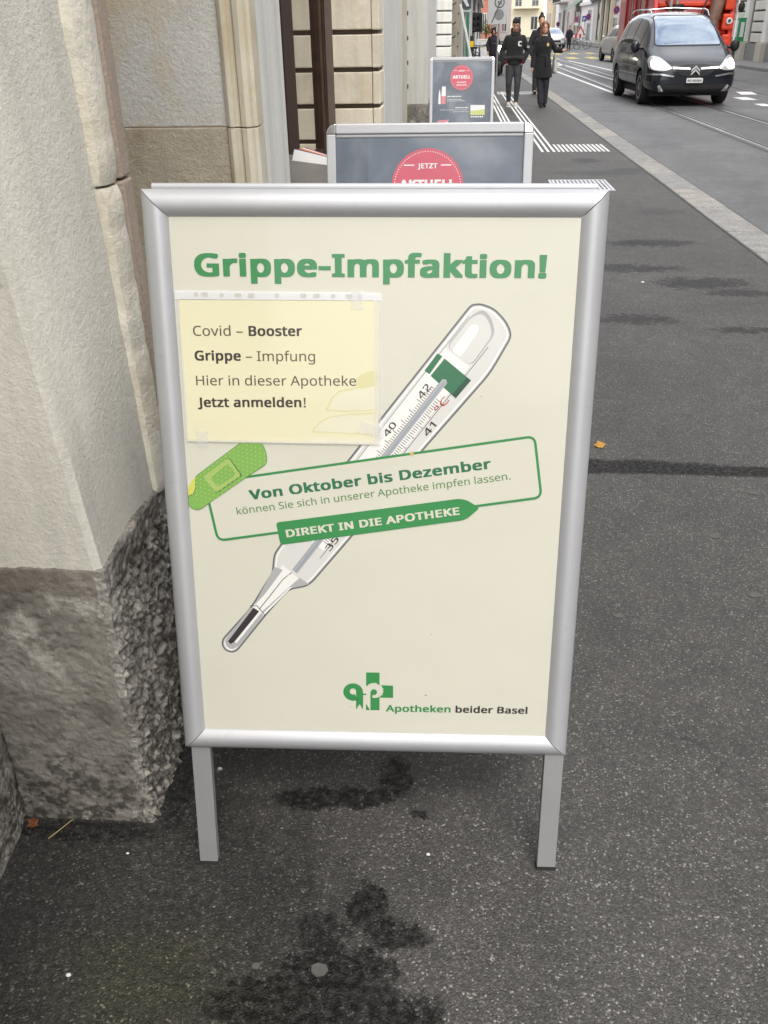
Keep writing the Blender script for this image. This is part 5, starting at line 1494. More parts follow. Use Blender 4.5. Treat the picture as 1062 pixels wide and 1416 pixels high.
def loft_body(stations, name, m, parent, arches, level=2):
    """car shell: one closed ring per station, subdivided, with wheel arches cut out"""
    rs = []
    for (y, zb, zbelt, zt, wb, wm, wbelt, wt) in stations:
        half = [(wb, zb), (wm, zb + 0.22 * (zbelt - zb)), (wm, zb + 0.65 * (zbelt - zb)), (wbelt, zbelt), (wbelt * 0.45 + wt * 0.55, zbelt + 0.55 * (zt - zbelt)), (wt, zt - 0.07 * (zt - zbelt) - 0.01), (wt * 0.55, zt)]
        rs.append([Vector((x, y, z)) for x, z in half] + [Vector((-x, y, z)) for x, z in reversed(half)])
    o = MB().rings(rs).obj(name, m, None, None, smooth=False)
    bm = bmesh.new(); bm.from_mesh(o.data); bmesh.ops.recalc_face_normals(bm, faces=bm.faces); bm.to_mesh(o.data); bm.free()
    o.modifiers.new('s', 'SUBSURF').levels = level
    o.modifiers['s'].render_levels = level
    cut = MB()
    for (yy, zz, r) in arches:
        for s in (-1, 1):
            cut.lathe([(r, -0.2), (r, 0.2)], 28, T(s * 0.86, yy, zz) @ RY(PI / 2))
    if arches:
        co = cut.obj('arch', M_TRIM)
        b = o.modifiers.new('b', 'BOOLEAN'); b.object = co; b.operation = 'DIFFERENCE'; b.solver = 'EXACT'
    bpy.context.view_layer.update()
    me = bpy.data.meshes.new_from_object(o.evaluated_get(bpy.context.evaluated_depsgraph_get()))
    o.modifiers.clear(); old = o.data; o.data = me; bpy.data.meshes.remove(old)
    if arches:
        bpy.data.objects.remove(co)
    me.name = name
    me.polygons.foreach_set('use_smooth', [True] * len(me.polygons))
    try: me.set_sharp_from_angle(angle=rad(50))
    except Exception: pass
    o.parent = parent
    bm = bmesh.new(); bm.from_mesh(me); bmesh.ops.triangulate(bm, faces=bm.faces)
    bvh = BVHTree.FromBMesh(bm)
    bm.free()
    return o, bvh

def shell_patch(bvh, poly, view, off=0.006, cell=0.07):
    """a panel that lies on the car shell: outline given seen from the front, back or a side"""
    bm = bmesh.new()
    vs = [bm.verts.new((x, z, 0)) for x, z in poly]
    bm.faces.new(vs)
    bmesh.ops.triangulate(bm, faces=bm.faces)
    for _ in range(5):
        es = [e for e in bm.edges if e.calc_length() > cell]
        if not es: break
        bmesh.ops.subdivide_edges(bm, edges=es, cuts=1)
        bmesh.ops.triangulate(bm, faces=[f for f in bm.faces if len(f.verts) > 3])
    mb = MB()
    idx = {}
    for v in bm.verts:
        a, z = v.co.x, v.co.y
        o, d = {'front': (Vector((a, -3, z)), Vector((0, 1, 0))), 'back': (Vector((a, 9, z)), Vector((0, -1, 0))),
                'left': (Vector((-3, a, z)), Vector((1, 0, 0))), 'right': (Vector((3, a, z)), Vector((-1, 0, 0)))}[view]
        hit, nrm, _, _ = bvh.ray_cast(o, d)
        if hit is None:
            continue
        if nrm.dot(d) > 0: nrm = -nrm
        idx[v.index] = len(mb.v)
        mb.v.append(hit + nrm * off)
    bm.faces.ensure_lookup_table()
    for f in bm.faces:
        if all(v.index in idx for v in f.verts):
            mb.f.append([idx[v.index] for v in f.verts]); mb.mi.append(0)
    bm.free()
    return mb

def join(*mbs):
    r = MB()
    for m in mbs:
        o = len(r.v)
        r.v += m.v; r.f += [[i + o for i in q] for q in m.f]; r.mi += m.mi
    return r

def mirror(poly):
    return [(-x, z) for x, z in reversed(poly)]

def wheel(parent, x, y, r, w=0.20):
    s = -1 if x < 0 else 1
    M = T(x, y, r) @ RY(PI / 2)
    tyre = MB().lathe([(r * 0.66, -w / 2 + 0.01), (r * 0.93, -w / 2), (r, -w / 2 + 0.03), (r, w / 2 - 0.03), (r * 0.93, w / 2), (r * 0.66, w / 2 - 0.01)], 30).mesh('tyre', M_RUBBER, smooth=True)
    o = link('wheel', tyre, parent, M)
    rim = MB()
    z = s * (w / 2 - 0.02)
    rim.ring2d(r * 0.60, r * 0.68, z + s * 0.012, 30)
    rim.lathe([(r * 0.13, z - 0.02), (r * 0.13, z + s * 0.014)], 12)
    for k in range(5):
        a = 2 * PI * k / 5
        for da in (-0.13, 0.13):
            rim.add([(r * 0.10 * math.cos(a + da * 2), r * 0.10 * math.sin(a + da * 2), z + s * 0.012), (r * 0.62 * math.cos(a + da * 1.4 - 0.05), r * 0.62 * math.sin(a + da * 1.4 - 0.05), z + s * 0.008),
                     (r * 0.62 * math.cos(a + da * 1.4 + 0.09), r * 0.62 * math.sin(a + da * 1.4 + 0.09), z + s * 0.008), (r * 0.10 * math.cos(a + da * 2 + 0.3), r * 0.10 * math.sin(a + da * 2 + 0.3), z + s * 0.012)], [(0, 1, 2, 3)])
    link('rim', rim.mesh('rim', M_RIM), o)
    MB().disc(r * 0.64, z - s * 0.015, 24).obj('brake_well', M_TRIM, o)
    return o

# --- the dark people carrier
van = thing('parked_minivan', 'dark blue grey people carrier driving towards the viewer with lit headlights', 'minivan', (5.26, 21.75, ROADZ), rad(1.0))
van.scale = (1.04, 1.07, 1.07)
van.name = 'minivan'
VS = [(0.00, 0.36, 0.58, 0.66, 0.50, 0.62, 0.58, 0.42), (0.03, 0.28, 0.64, 0.76, 0.66, 0.78, 0.74, 0.56), (0.14, 0.23, 0.74, 0.86, 0.76, 0.88, 0.84, 0.66), (0.45, 0.22, 0.86, 0.98, 0.84, 0.95, 0.90, 0.72),
      (0.86, 0.24, 1.00, 1.12, 0.88, 0.96, 0.92, 0.74), (1.02, 0.24, 1.04, 1.24, 0.88, 0.96, 0.925, 0.72), (1.40, 0.24, 1.08, 1.52, 0.88, 0.96, 0.93, 0.69), (1.80, 0.24, 1.09, 1.70, 0.88, 0.96, 0.93, 0.68),
      (2.25, 0.24, 1.09, 1.77, 0.88, 0.96, 0.93, 0.68), (3.2, 0.24, 1.10, 1.79, 0.88, 0.96, 0.93, 0.68), (4.1, 0.25, 1.10, 1.75, 0.88, 0.96, 0.92, 0.66), (4.52, 0.28, 1.08, 1.62, 0.86, 0.93, 0.88, 0.60), (4.70, 0.34, 0.95, 1.20, 0.80, 0.88, 0.82, 0.56), (4.74, 0.42, 0.75, 0.95, 0.7, 0.8, 0.75, 0.5)]
vb, vbvh = loft_body(VS, 'body', M_CARDARK, van, [(0.95, 0.34, 0.385), (3.75, 0.34, 0.385)])
for x in (-0.84, 0.84):
    for yy in (0.95, 3.75):
        wheel(van, x, yy, 0.335, 0.21)
MB().box(-0.8, 0.8, 0.4, 4.4, 0.19, 0.3).obj('underbody', M_TRIM, van)
ws = rounded([(-0.70, 1.13), (0.70, 1.13), (0.585, 1.665), (-0.585, 1.665)], 0.06, 4)
shell_patch(vbvh, inset(ws, -0.022), 'front', 0.003).obj('windscreen_seal', M_TRIM, van, smooth=True)
wsc = shell_patch(vbvh, ws, 'front', 0.007).obj('windscreen', M_CARGLASS, van, smooth=True)
wi = MB()
wi.tube([(-0.50, 0.90, 1.155), (-0.12, 0.93, 1.175), (0.10, 0.95, 1.165)], 0.010, 6).tube([(-0.05, 0.90, 1.155), (0.28, 0.93, 1.165), (0.50, 0.95, 1.15)], 0.010, 6)
wi.obj('wiper', M_TRIM, van)
# quarter lights and side windows
for vw in ('left', 'right'):
    wins = [[(1.02, 1.10), (1.50, 1.13), (1.50, 1.40), (1.30, 1.29)], [(1.56, 1.13), (2.36, 1.15), (2.36, 1.63), (1.92, 1.60), (1.60, 1.46)], [(2.44, 1.15), (3.38, 1.16), (3.38, 1.65), (2.44, 1.64)], [(3.46, 1.16), (4.24, 1.17), (4.12, 1.55), (3.46, 1.63)]]
    for q in wins:
        shell_patch(vbvh, rounded(q, 0.05, 3), vw, 0.005).obj('side_window', M_SIDEGLASS, van, smooth=True)
    st_ = shell_patch(vbvh, [(1.12, 0.70), (3.30, 0.72), (3.30, 0.755), (1.12, 0.735)], vw, 0.010).obj('side_moulding', simple('bright_trim', (0.22, 0.22, 0.23, 1), 0.3, 0.8), van, smooth=True)
    for q in ([(2.395, 0.36), (2.41, 0.36), (2.41, 1.12), (2.395, 1.12)], [(1.50, 0.36), (1.515, 0.36), (1.515, 1.10), (1.50, 1.10)], [(3.395, 0.60), (3.41, 0.60), (3.41, 1.12), (3.395, 1.12)]):
        shell_patch(vbvh, q, vw, 0.003).obj('door_gap', M_SEAM, van)
    for q in ([(2.16, 0.93), (2.34, 0.935), (2.34, 0.965), (2.16, 0.96)], [(2.50, 0.935), (2.68, 0.94), (2.68, 0.97), (2.50, 0.965)]):
        shell_patch(vbvh, q, vw, 0.018).obj('door_handle', M_CARDARK, van, smooth=True)
for s in (-1, 1):
    hl = [(s * 0.89, 0.70), (s * 0.90, 0.86), (s * 0.84, 0.945), (s * 0.72, 0.925), (s * 0.58, 0.82), (s * 0.475, 0.715), (s * 0.60, 0.675), (s * 0.76, 0.672)]
    if s < 0: hl = list(reversed(hl))
    h = shell_patch(vbvh, rounded(hl, 0.05, 4), 'front', 0.012, 0.04).obj('headlight', M_HEADGLASS, van, smooth=True)
    inn_ = [(s * 0.86, 0.72), (s * 0.86, 0.84), (s * 0.80, 0.89), (s * 0.71, 0.86), (s * 0.64, 0.78), (s * 0.66, 0.71), (s * 0.76, 0.695)]
    shell_patch(vbvh, rounded(inn_ if s > 0 else list(reversed(inn_)), 0.04, 4), 'front', 0.018, 0.04).obj('lamp', M_HEADLIT, h, smooth=True)
    ch = [(s * 0.93, 0.595), (s * 0.93, 0.625), (s * 0.70, 0.628), (s * 0.42, 0.585), (s * 0.44, 0.56), (s * 0.70, 0.598)]
    shell_patch(vbvh, ch if s > 0 else list(reversed(ch)), 'front', 0.016, 0.05).obj('bumper_strip', simple('bright_strip', (0.55, 0.55, 0.56, 1), 0.25, 0.9), van, smooth=True)
    m_ = MB()
    m_.ell((s * 1.075, 1.12, 1.10), (0.095, 0.055, 0.115), 14, 9).tube([(s * 0.90, 1.16, 1.08), (s * 1.02, 1.13, 1.07)], 0.03, 8)
    mo = m_.obj('mirror', M_TRIM if s > 0 else M_CARDARK, van, smooth=True)
    MB().ell((s * 1.075, 1.168, 1.10), (0.075, 0.012, 0.09), 14, 8).obj('mirror_glass', M_CHROME, mo, smooth=True)
    rb_ = MB().tube([(s * 0.62, 1.80, 1.66), (s * 0.625, 2.0, 1.765), (s * 0.63, 2.3, 1.805), (s * 0.63, 3.6, 1.815), (s * 0.62, 4.1, 1.77), (s * 0.615, 4.25, 1.69)], 0.012, 8)
    rb_.obj('roof_rail', M_CHROME, van, smooth=True)
MB().tube([(-0.63, 2.55, 1.805), (0, 2.5, 1.835), (0.63, 2.55, 1.805)], 0.009, 8).obj('roof_bar', M_CHROME, van, smooth=True)
gq = [(-0.47, 0.745), (-0.30, 0.60), (-0.10, 0.565), (0.10, 0.565), (0.30, 0.60), (0.47, 0.745), (0.20, 0.79), (-0.20, 0.79)]
gril = shell_patch(vbvh, gq, 'front', 0.008, 0.05).obj('grille', M_TRIM, van, smooth=True)
for s in (-1, 1):
    q = [(s * 0.46, 0.708), (s * 0.46, 0.735), (s * 0.11, 0.722), (s * 0.11, 0.695)]
    shell_patch(vbvh, q, 'front', 0.022, 0.05).obj('chrome_bar', M_CHROME, gril, smooth=True)
cv = MB()
for z in (0.0, -0.062):
    cv.prism([(-0.09, 0.655 + z), (0, 0.735 + z), (0.09, 0.655 + z), (0.09, 0.695 + z), (0, 0.778 + z), (-0.09, 0.695 + z)], -0.012, 0.012)
ce = MB(); ce.v = [Vector((v.x, -0.022 - v.z + 0.0, v.y - 0.004)) for v in cv.v]; ce.f = [list(reversed(q)) for q in cv.f]; ce.mi = cv.mi
ce.obj('emblem', simple('bright_emblem', (0.85, 0.85, 0.85, 1), 0.25, 0.7, var=0.0), gril, bevel=0.003)
shell_patch(vbvh, rounded([(-0.66, 0.27), (0.66, 0.27), (0.72, 0.42), (-0.72, 0.42)], 0.06, 4), 'front', 0.006, 0.06).obj('lower_intake', M_SEAM, van, smooth=True)
for s in (-1, 1):
    fl = [(s * 0.60, 0.30), (s * 0.70, 0.30), (s * 0.74, 0.40), (s * 0.70, 0.42)]
    shell_patch(vbvh, fl if s > 0 else list(reversed(fl)), 'front', 0.014, 0.05).obj('fog_lamp', M_HEADGLASS, van, smooth=True)
npl = MB().prism(rounded([(-0.17, 0.455), (0.17, 0.455), (0.17, 0.545), (-0.17, 0.545)], 0.02, 3), 0.0, 0.014, T(0, -0.035, 0) @ RX(PI / 2)).obj('number_plate', M_WHITE, van)
pt_ = MB(); text(pt_, 'BG·56564', -0.145, 0.475, 0, 0.29, 0.052, 0.03, 0.0, T(0, -0.0505, 0) @ RX(PI / 2)); pt_.obj('plate_lettering', M_SEAM, npl)

def plain_car(name, label, loc, rz, paint, lit=False, wagon=True, H=1.48):
    c = thing(name, label, 'car', loc, rz, 'cars along the street')
    k = H / 1.48
    if wagon:
        ST = [(0.0, 0.34, 0.55, 0.62, 0.5, 0.60, 0.56, 0.40), (0.05, 0.25, 0.62, 0.72, 0.64, 0.76, 0.72, 0.55), (0.2, 0.22, 0.70, 0.79, 0.74, 0.85, 0.80, 0.62), (0.8, 0.2, 0.82, 0.90, 0.80, 0.90, 0.86, 0.68), (1.2, 0.2, 0.90, 0.98, 0.80, 0.90, 0.87, 0.68),
              (1.5, 0.2, 0.93, 1.16, 0.80, 0.90, 0.87, 0.62), (1.95, 0.2, 0.94, 1.43, 0.80, 0.90, 0.87, 0.58), (2.5, 0.2, 0.95, 1.50, 0.80, 0.90, 0.87, 0.58), (3.6, 0.22, 0.97, 1.47, 0.80, 0.90, 0.87, 0.57), (4.1, 0.25, 0.97, 1.36, 0.78, 0.88, 0.84, 0.54), (4.40, 0.3, 0.88, 1.02, 0.74, 0.84, 0.80, 0.56), (4.46, 0.36, 0.66, 0.86, 0.66, 0.76, 0.72, 0.5)]
        ys = (0.85, 3.55)
    ST = [(y, zb * k, zl * k, zt * k, wb, wm, wl, wt) for y, zb, zl, zt, wb, wm, wl, wt in ST]
    o, bv = loft_body(ST, 'body', paint, c, [(ys[0], 0.31, 0.35), (ys[1], 0.31, 0.35)], 2)
    for x in (-0.79, 0.79):
        for yy in ys: wheel(c, x, yy, 0.31, 0.19)
    shell_patch(bv, rounded([(-0.62, 1.02 * k), (0.62, 1.02 * k), (0.50, 1.38 * k), (-0.50, 1.38 * k)], 0.05, 3), 'front', 0.006).obj('windscreen', M_CARGLASS, c, smooth=True)
    shell_patch(bv, rounded([(-0.60, 1.02 * k), (0.60, 1.02 * k), (0.48, 1.34 * k), (-0.48, 1.34 * k)], 0.05, 3), 'back', 0.006).obj('rear_window', M_CARGLASS, c, smooth=True)
    for vw in ('left', 'right'):
        for q in ([(1.62, 1.0 * k), (2.35, 1.0 * k), (2.35, 1.38 * k), (2.02, 1.36 * k)], [(2.42, 1.0 * k), (3.25, 1.01 * k), (3.25, 1.38 * k), (2.42, 1.39 * k)], [(3.32, 1.01 * k), (4.0, 1.03 * k), (3.86, 1.30 * k), (3.32, 1.36 * k)]):
            shell_patch(bv, rounded(q, 0.04, 3), vw, 0.005).obj('side_window', M_SIDEGLASS, c, smooth=True)
    for s in (-1, 1):
        q = [(s * 0.84, 0.60 * k), (s * 0.84, 0.74 * k), (s * 0.60, 0.73 * k), (s * 0.46, 0.63 * k), (s * 0.60, 0.58 * k)]
        shell_patch(bv, q if s > 0 else list(reversed(q)), 'front', 0.008, 0.05).obj('headlight', M_HEADLIT if lit else M_HEADGLASS, c, smooth=True)
        q = [(s * 0.84, 0.72 * k), (s * 0.82, 0.98 * k), (s * 0.64, 0.97 * k), (s * 0.58, 0.82 * k), (s * 0.66, 0.72 * k)]
        shell_patch(bv, q if s > 0 else list(reversed(q)), 'back', 0.008, 0.05).obj('tail_light', M_TAIL, c, smooth=True)
        MB().ell((s * 0.96, 1.55, 0.98 * k), (0.08, 0.05, 0.07), 12, 8).obj('mirror', paint, c, smooth=True)
    shell_patch(bv, [(-0.5, 0.40 * k), (0.5, 0.40 * k), (0.42, 0.56 * k), (-0.42, 0.56 * k)], 'front', 0.006).obj('grille', M_TRIM, c, smooth=True)
    shell_patch(bv, [(-0.26, 0.62 * k), (0.26, 0.62 * k), (0.26, 0.72 * k), (-0.26, 0.72 * k)], 'back', 0.010).obj('number_plate', M_WHITE, c)
    shell_patch(bv, [(-0.86, 0.46 * k), (0.86, 0.46 * k), (0.86, 0.52 * k), (-0.86, 0.52 * k)], 'back', 0.012).obj('bumper_strip', M_TRIM, c, smooth=True)
    return c
plain_car('silver_car', 'silver estate car with red tail lamp half hidden behind the red truck', (8.35, 52.6, ROADZ), rad(184), M_CARSILVER, H=1.66)
plain_car('black_car', 'black car parked beyond the silver estate with its front wheel turned out', (11.3, 63.0, ROADZ), rad(-38), M_CARBLACK)
plain_car('white_car', 'small white car in the distance beside the red haired woman', (8.4, 84.0, ROADZ), rad(0), M_CARWHITE)

# --- red refuse truck behind the people carrier
M_TRED = simple('truck_red', c8(206, 44, 34), 0.35, var=0.12, scale=3, coat=0.6, coatr=0.1)
M_TDRED = simple('truck_dark_red', c8(150, 38, 40), 0.45, var=0.15, scale=3)
M_TORANGE = simple('hopper_orange_red', c8(220, 72, 40), 0.5, var=0.2, scale=6)
M_TGREY = simple('truck_grey_steel', c8(168, 164, 160), 0.5, 0.3, var=0.2, scale=5)
M_TDIRT = simple('worn_hopper_steel', c8(140, 110, 96), 0.6, 0.2, var=0.35, scale=6)
tk = thing('refuse_truck', 'red refuse truck with rear loading hopper following the dark people carrier', 'truck', (5.70, 29.4, ROADZ), rad(-2.2))
W2 = 2.3
MB().box(0.0, W2, 1.35, 6.6, 0.95, 3.3).obj('body', M_TDRED, tk, bevel=0.05)
sp = MB()
for yy in (1.5, 2.6, 3.7, 4.8, 5.9):
    sp.box(-0.05, 0.0, yy, yy + 0.14, 0.95, 3.25)
sp.obj('side_rib', M_TRED, tk, bevel=0.015)
MB().box(-0.012, 0.0, 1.66, 2.58, 1.2, 3.1).obj('side_panel', M_TGREY, tk, bevel=0.004)
MB().prism([(3.9, 1.0), (4.3, 1.0), (5.6, 3.2), (5.2, 3.2)], -0.012, 0.0, Matrix(((0, 0, 1, 0), (1, 0, 0, 0), (0, 1, 0, 0), (0, 0, 0, 1)))).obj('side_stripe', M_TGREY, tk)
# hopper: side cheeks, curved rear, ribs
chk = [(0.0, 0.75), (0.15, 0.65), (1.35, 0.75), (1.35, 3.25), (0.7, 3.3), (0.25, 2.6), (0.05, 1.6)]
SWAP = Matrix(((0, 0, 1, 0), (1, 0, 0, 0), (0, 1, 0, 0), (0, 0, 0, 1)))
for x in (0.0, W2 - 0.14):
    MB().prism(chk, x, x + 0.14, SWAP).obj('hopper_cheek', M_TRED, tk, bevel=0.03)
MB().prism([(0.35, 0.8), (1.3, 0.8), (1.3, 3.1), (0.85, 3.1), (0.5, 2.4), (0.30, 1.5)], 0.14, W2 - 0.14, SWAP).obj('hopper_back', M_TRED, tk, bevel=0.02)
hr_ = MB()
for k in range(5):
    hr_.box(0.16, W2 - 0.16, 0.20 + 0.03 * k, 0.36 + 0.07 * k, 1.35 + 0.36 * k, 1.45 + 0.36 * k)
hr_.obj('hopper_rib', M_TORANGE, tk, bevel=0.02)
MB().box(0.1, W2 - 0.1, -0.05, 0.4, 0.85, 1.2).obj('loading_sill', M_TORANGE, tk, bevel=0.03)
MB().tube([(1.62, 0.16, 1.35), (1.86, 0.14, 2.45)], 0.19, 16).obj('lift_cylinder', M_TDIRT, tk, smooth=True)
for x in (0.45, 0.62):
    MB().tube([(x, 0.12, 1.5), (x + 0.05, 0.10, 2.9)], 0.05, 10).obj('hydraulic_ram', M_TGREY, tk, smooth=True)
MB().box(0.55, 0.85, 0.05, 0.2, 1.95, 2.12).obj('bracket', M_TRIM, tk, bevel=0.015)
MB().box(1.42, 1.58, 0.0, 0.18, 1.75, 1.95).obj('bracket', M_TRIM, tk, bevel=0.015)
pk = MB().box(1.96, W2 - 0.02, -0.02, 0.3, 1.45, 1.86).box(2.0, W2 - 0.05, -0.04, 0.28, 1.0, 1.34).box(1.98, W2 - 0.04, -0.01, 0.3, 1.95, 2.4)
pk.obj('control_housing', M_TORANGE, tk, bevel=0.05)
wl = MB().lathe([(0.085, 0.0), (0.085, 0.03)], 20, T(2.14, -0.03, 1.68) @ RX(PI / 2)).obj('work_lamp', M_WHITE, tk)
MB().lathe([(0.045, 0.0), (0.045, 0.012)], 16, T(2.14, -0.062, 1.68) @ RX(PI / 2)).obj('lens', M_CARGLASS, wl)
MB().box(W2 + 0.02, W2 + 0.07, -0.02, 0.05, 1.15, 2.6).obj('grab_rail', M_WHITE, tk, bevel=0.01)
MB().ell((W2 + 0.12, -0.04, 2.02), (0.09, 0.05, 0.14), 12, 8).obj('mirror', M_TRIM, tk, smooth=True)
MB().tube([(0.3, 0.05, 2.2), (0.7, -0.05, 1.7), (1.3, -0.02, 1.8), (1.5, 0.1, 2.3)], 0.025, 8).obj('hose', M_TRIM, tk, smooth=True)
for x in (0.12, W2 - 0.20):
    MB().box(x, x + 0.10, -0.07, -0.04, 0.88, 1.12).obj('tail_light', M_TAIL, tk, bevel=0.01)
MB().box(0.05, W2 - 0.05, 6.75, 8.4, 0.7, 2.9).obj('cab', M_TRED, tk, bevel=0.12)
MB().box(0.3, W2 - 0.3, 0.4, 8.2, 0.55, 0.95).obj('chassis', M_TRIM, tk)
for x in (0.16, W2 - 0.16):
    for yy in (2.2, 3.5, 7.3):
        wheel(tk, x, yy, 0.48, 0.3)

# --- scooter with a rider in a dark hood
sc_ = thing('motor_scooter', 'dark motor scooter with glaring headlamp on the pavement behind the small white board', 'scooter', (1.60, 35.2, 0), rad(-6))
MB().prism(rounded([(-0.17, 0.30), (0.17, 0.30), (0.20, 0.75), (0.12, 0.98), (-0.12, 0.98), (-0.20, 0.75)], 0.06, 3), 0.0, 0.07, RX(PI / 2 - 0.2)).obj('front_shield', M_CARBLACK, sc_, bevel=0.02)
MB().ell((0, -0.13, 0.86), (0.105, 0.05, 0.095), 16, 10).obj('headlamp', lamp_mat('glaring_headlamp', (0.9, 0.9, 0.85, 1), (1, 0.95, 0.78, 1), 9.0), sc_, smooth=True)
for yy in (-0.18, 1.08):
    MB().lathe([(0.10, -0.04), (0.20, -0.055), (0.23, 0), (0.20, 0.055), (0.10, 0.04)], 22, T(0, yy, 0.23) @ RY(PI / 2)).obj('wheel', M_RUBBER, sc_, smooth=True)
MB().prism(rounded([(0.1, 0.28), (1.15, 0.34), (1.25, 0.72), (0.55, 0.80), (0.45, 0.36), (0.1, 0.36)], 0.06, 3), -0.16, 0.16, SWAP).obj('body', M_CARBLACK, sc_, bevel=0.03)
MB().tube([(-0.34, 0.02, 1.02), (0, 0.0, 0.98), (0.34, 0.02, 1.02)], 0.02, 8).obj('handlebar', M_TRIM, sc_, smooth=True)
for s in (-1, 1):
    MB().ell((s * 0.36, -0.02, 1.18), (0.07, 0.02, 0.05), 10, 6).tube([(s * 0.25, 0.01, 1.02), (s * 0.36, -0.01, 1.16)], 0.008, 6).obj('mirror', M_TRIM, sc_, smooth=True)
plain_person((1.38, 35.9, 0.0), rad(-4), 'person in dark hooded jacket astride the scooter with the glaring headlamp', 1.52, M_DARKJ, M_TROUSER2, M_DARKHAIR, M_SKIN2, hooded=True)

# --- bicycles
def bicycle(name, label, loc, rz, c):
    b = thing(name, label, 'bicycle', loc, rz, 'parked bicycles')
    fm = MB()
    fm.tube([(0, 0.30, 0.55), (0, 0.72, 0.80), (0, 0.76, 0.92)], 0.016, 6).tube([(0, -0.32, 0.80), (0, 0.22, 0.32), (0, 0.30, 0.55)], 0.018, 6).tube([(0, -0.33, 0.76), (0, 0.30, 0.80)], 0.016, 6)
    fm.tube([(0, 0.30, 0.88), (0, 0.22, 0.30)], 0.016, 6).tube([(0, 0.22, 0.30), (0, 0.72, 0.34)], 0.012, 6).tube([(0, 0.29, 0.78), (0, 0.72, 0.34)], 0.010, 6).tube([(0, -0.30, 0.98), (0, -0.36, 0.74), (0, -0.52, 0.34)], 0.014, 6)
    fm.obj('frame', c, b, smooth=True)
    for yy in (-0.52, 0.72):
        w = MB()
        n = 28
        w.rings([[Vector((0.016 * math.cos(2 * PI * j / 6), yy + (0.33 + 0.016 * math.sin(2 * PI * j / 6)) * math.cos(2 * PI * k / n), 0.345 + (0.33 + 0.016 * math.sin(2 * PI * j / 6)) * math.sin(2 * PI * k / n))) for j in range(6)] for k in range(n + 1)], False)
        for k in range(10):
            w.tube([(0, yy, 0.345), (0, yy + 0.32 * math.cos(PI * k / 5), 0.345 + 0.32 * math.sin(PI * k / 5))], 0.003, 4)
        w.obj('wheel', M_RUBBER, b)
    MB().ell((0, 0.30, 0.92), (0.07, 0.13, 0.035), 12, 8).obj('saddle', M_TRIM, b, smooth=True)
    MB().tube([(-0.28, -0.22, 1.03), (-0.10, -0.32, 1.0), (0.10, -0.32, 1.0), (0.28, -0.22, 1.03)], 0.013, 6).obj('handlebar', M_TRIM, b, smooth=True)
    return b
bk = bicycle('bicycle', 'dark bicycle parked against the wall beside the leaning white ladder', (0.62, 30.5, 0), rad(20), simple('bike_blue', c8(58, 66, 84), 0.4))
dup(bk, (0.75, 33.0, 0), rad(12), 'dark bicycle parked behind the first one at the left wall')
dup(bk, (8.9, 77.2, ROADZ), rad(78), 'bicycle leaning behind the red and white barrier')
dup(bk, (9.7, 77.6, ROADZ), rad(70), 'second bicycle right of the red and white barrier')

# ================================================================== SIGNS AND STREET FURNITURE
M_SIGNWHITE = simple('sign_white', (0.72, 0.72, 0.72, 1), 0.4, var=0.03)
M_SIGNGREY = simple('sign_grey', c8(196, 198, 198), 0.45, var=0.05)
M_SIGNDARK = simple('sign_dark_grey', c8(92, 94, 96), 0.5, var=0.05)
M_SIGNBLUE = simple('sign_blue', c8(40, 70, 140), 0.4, var=0.03)
M_SIGNRED = simple('sign_red', c8(196, 40, 46), 0.4, var=0.03)
M_SIGNSLATE = simple('sign_slate', c8(70, 76, 86), 0.45, var=0.05)
FR = RX(PI / 2)          # flat artwork (x, z) facing -y
ar = thing('arrow_sign', 'dark slate sign with white arrow head pointing left on a grey post', 'sign', (0.235, 25.0, 0))
MB().prism(rounded([(-0.135, 1.93), (0.135, 1.93), (0.135, 2.36), (-0.135, 2.36)], 0.015, 3), 0, 0.02, FR).obj('panel', M_SIGNSLATE, ar)
MB().prism([(-0.085, 2.15), (0.02, 2.315), (0.095, 2.315), (0.01, 2.15), (0.095, 1.985), (0.02, 1.985)], 0.021, 0.025, FR).obj('arrow', M_SIGNWHITE, ar)
MB().tube([(0.0, 0.04, 0.0), (0.0, 0.04, 2.4)], 0.03, 12).obj('post', M_GALV, ar, smooth=True)
MB().box(-0.135, 0.135, -0.02, 0.0, 1.86, 1.90).obj('lower_plate', M_SIGNGREY, ar, bevel=0.004)

zs_ = thing('zone_end_sign', 'grey traffic sign panel with ring and disc crossed by a diagonal stripe', 'sign', (1.23, 30.0, 0))
MB().prism(rounded([(-0.28, 1.60), (0.28, 1.60), (0.28, 2.50), (-0.28, 2.50)], 0.03, 4), 0, 0.02, FR).obj('panel', M_SIGNGREY, zs_, bevel=0.003)
dd = MB(); dd.ring2d(0.115, 0.150, 0.0215, 40, FR, 0.055, 2.16); dd.obj('ring', M_SIGNDARK, zs_)
MB().disc(0.145, 0.0215, 40, FR, 0.055, 1.845).obj('disc', simple('sign_mid_grey', c8(136, 138, 140), 0.5), zs_)
MB().stroke([(-0.16, 1.63), (0.22, 2.48)], 0.035, 0.0235, M=FR).obj('diagonal', M_SIGNDARK, zs_)
mt_ = MB(); text(mt_, '30', 0.055, 2.16, 0, 0.13, 0.105, 0.05, 0.022, FR, True); mt_.obj('number', M_SIGNDARK, zs_)
MB().tube([(0.05, 0.045, 0.0), (0.05, 0.045, 2.55)], 0.03, 12).obj('post', M_GALV, zs_, smooth=True)

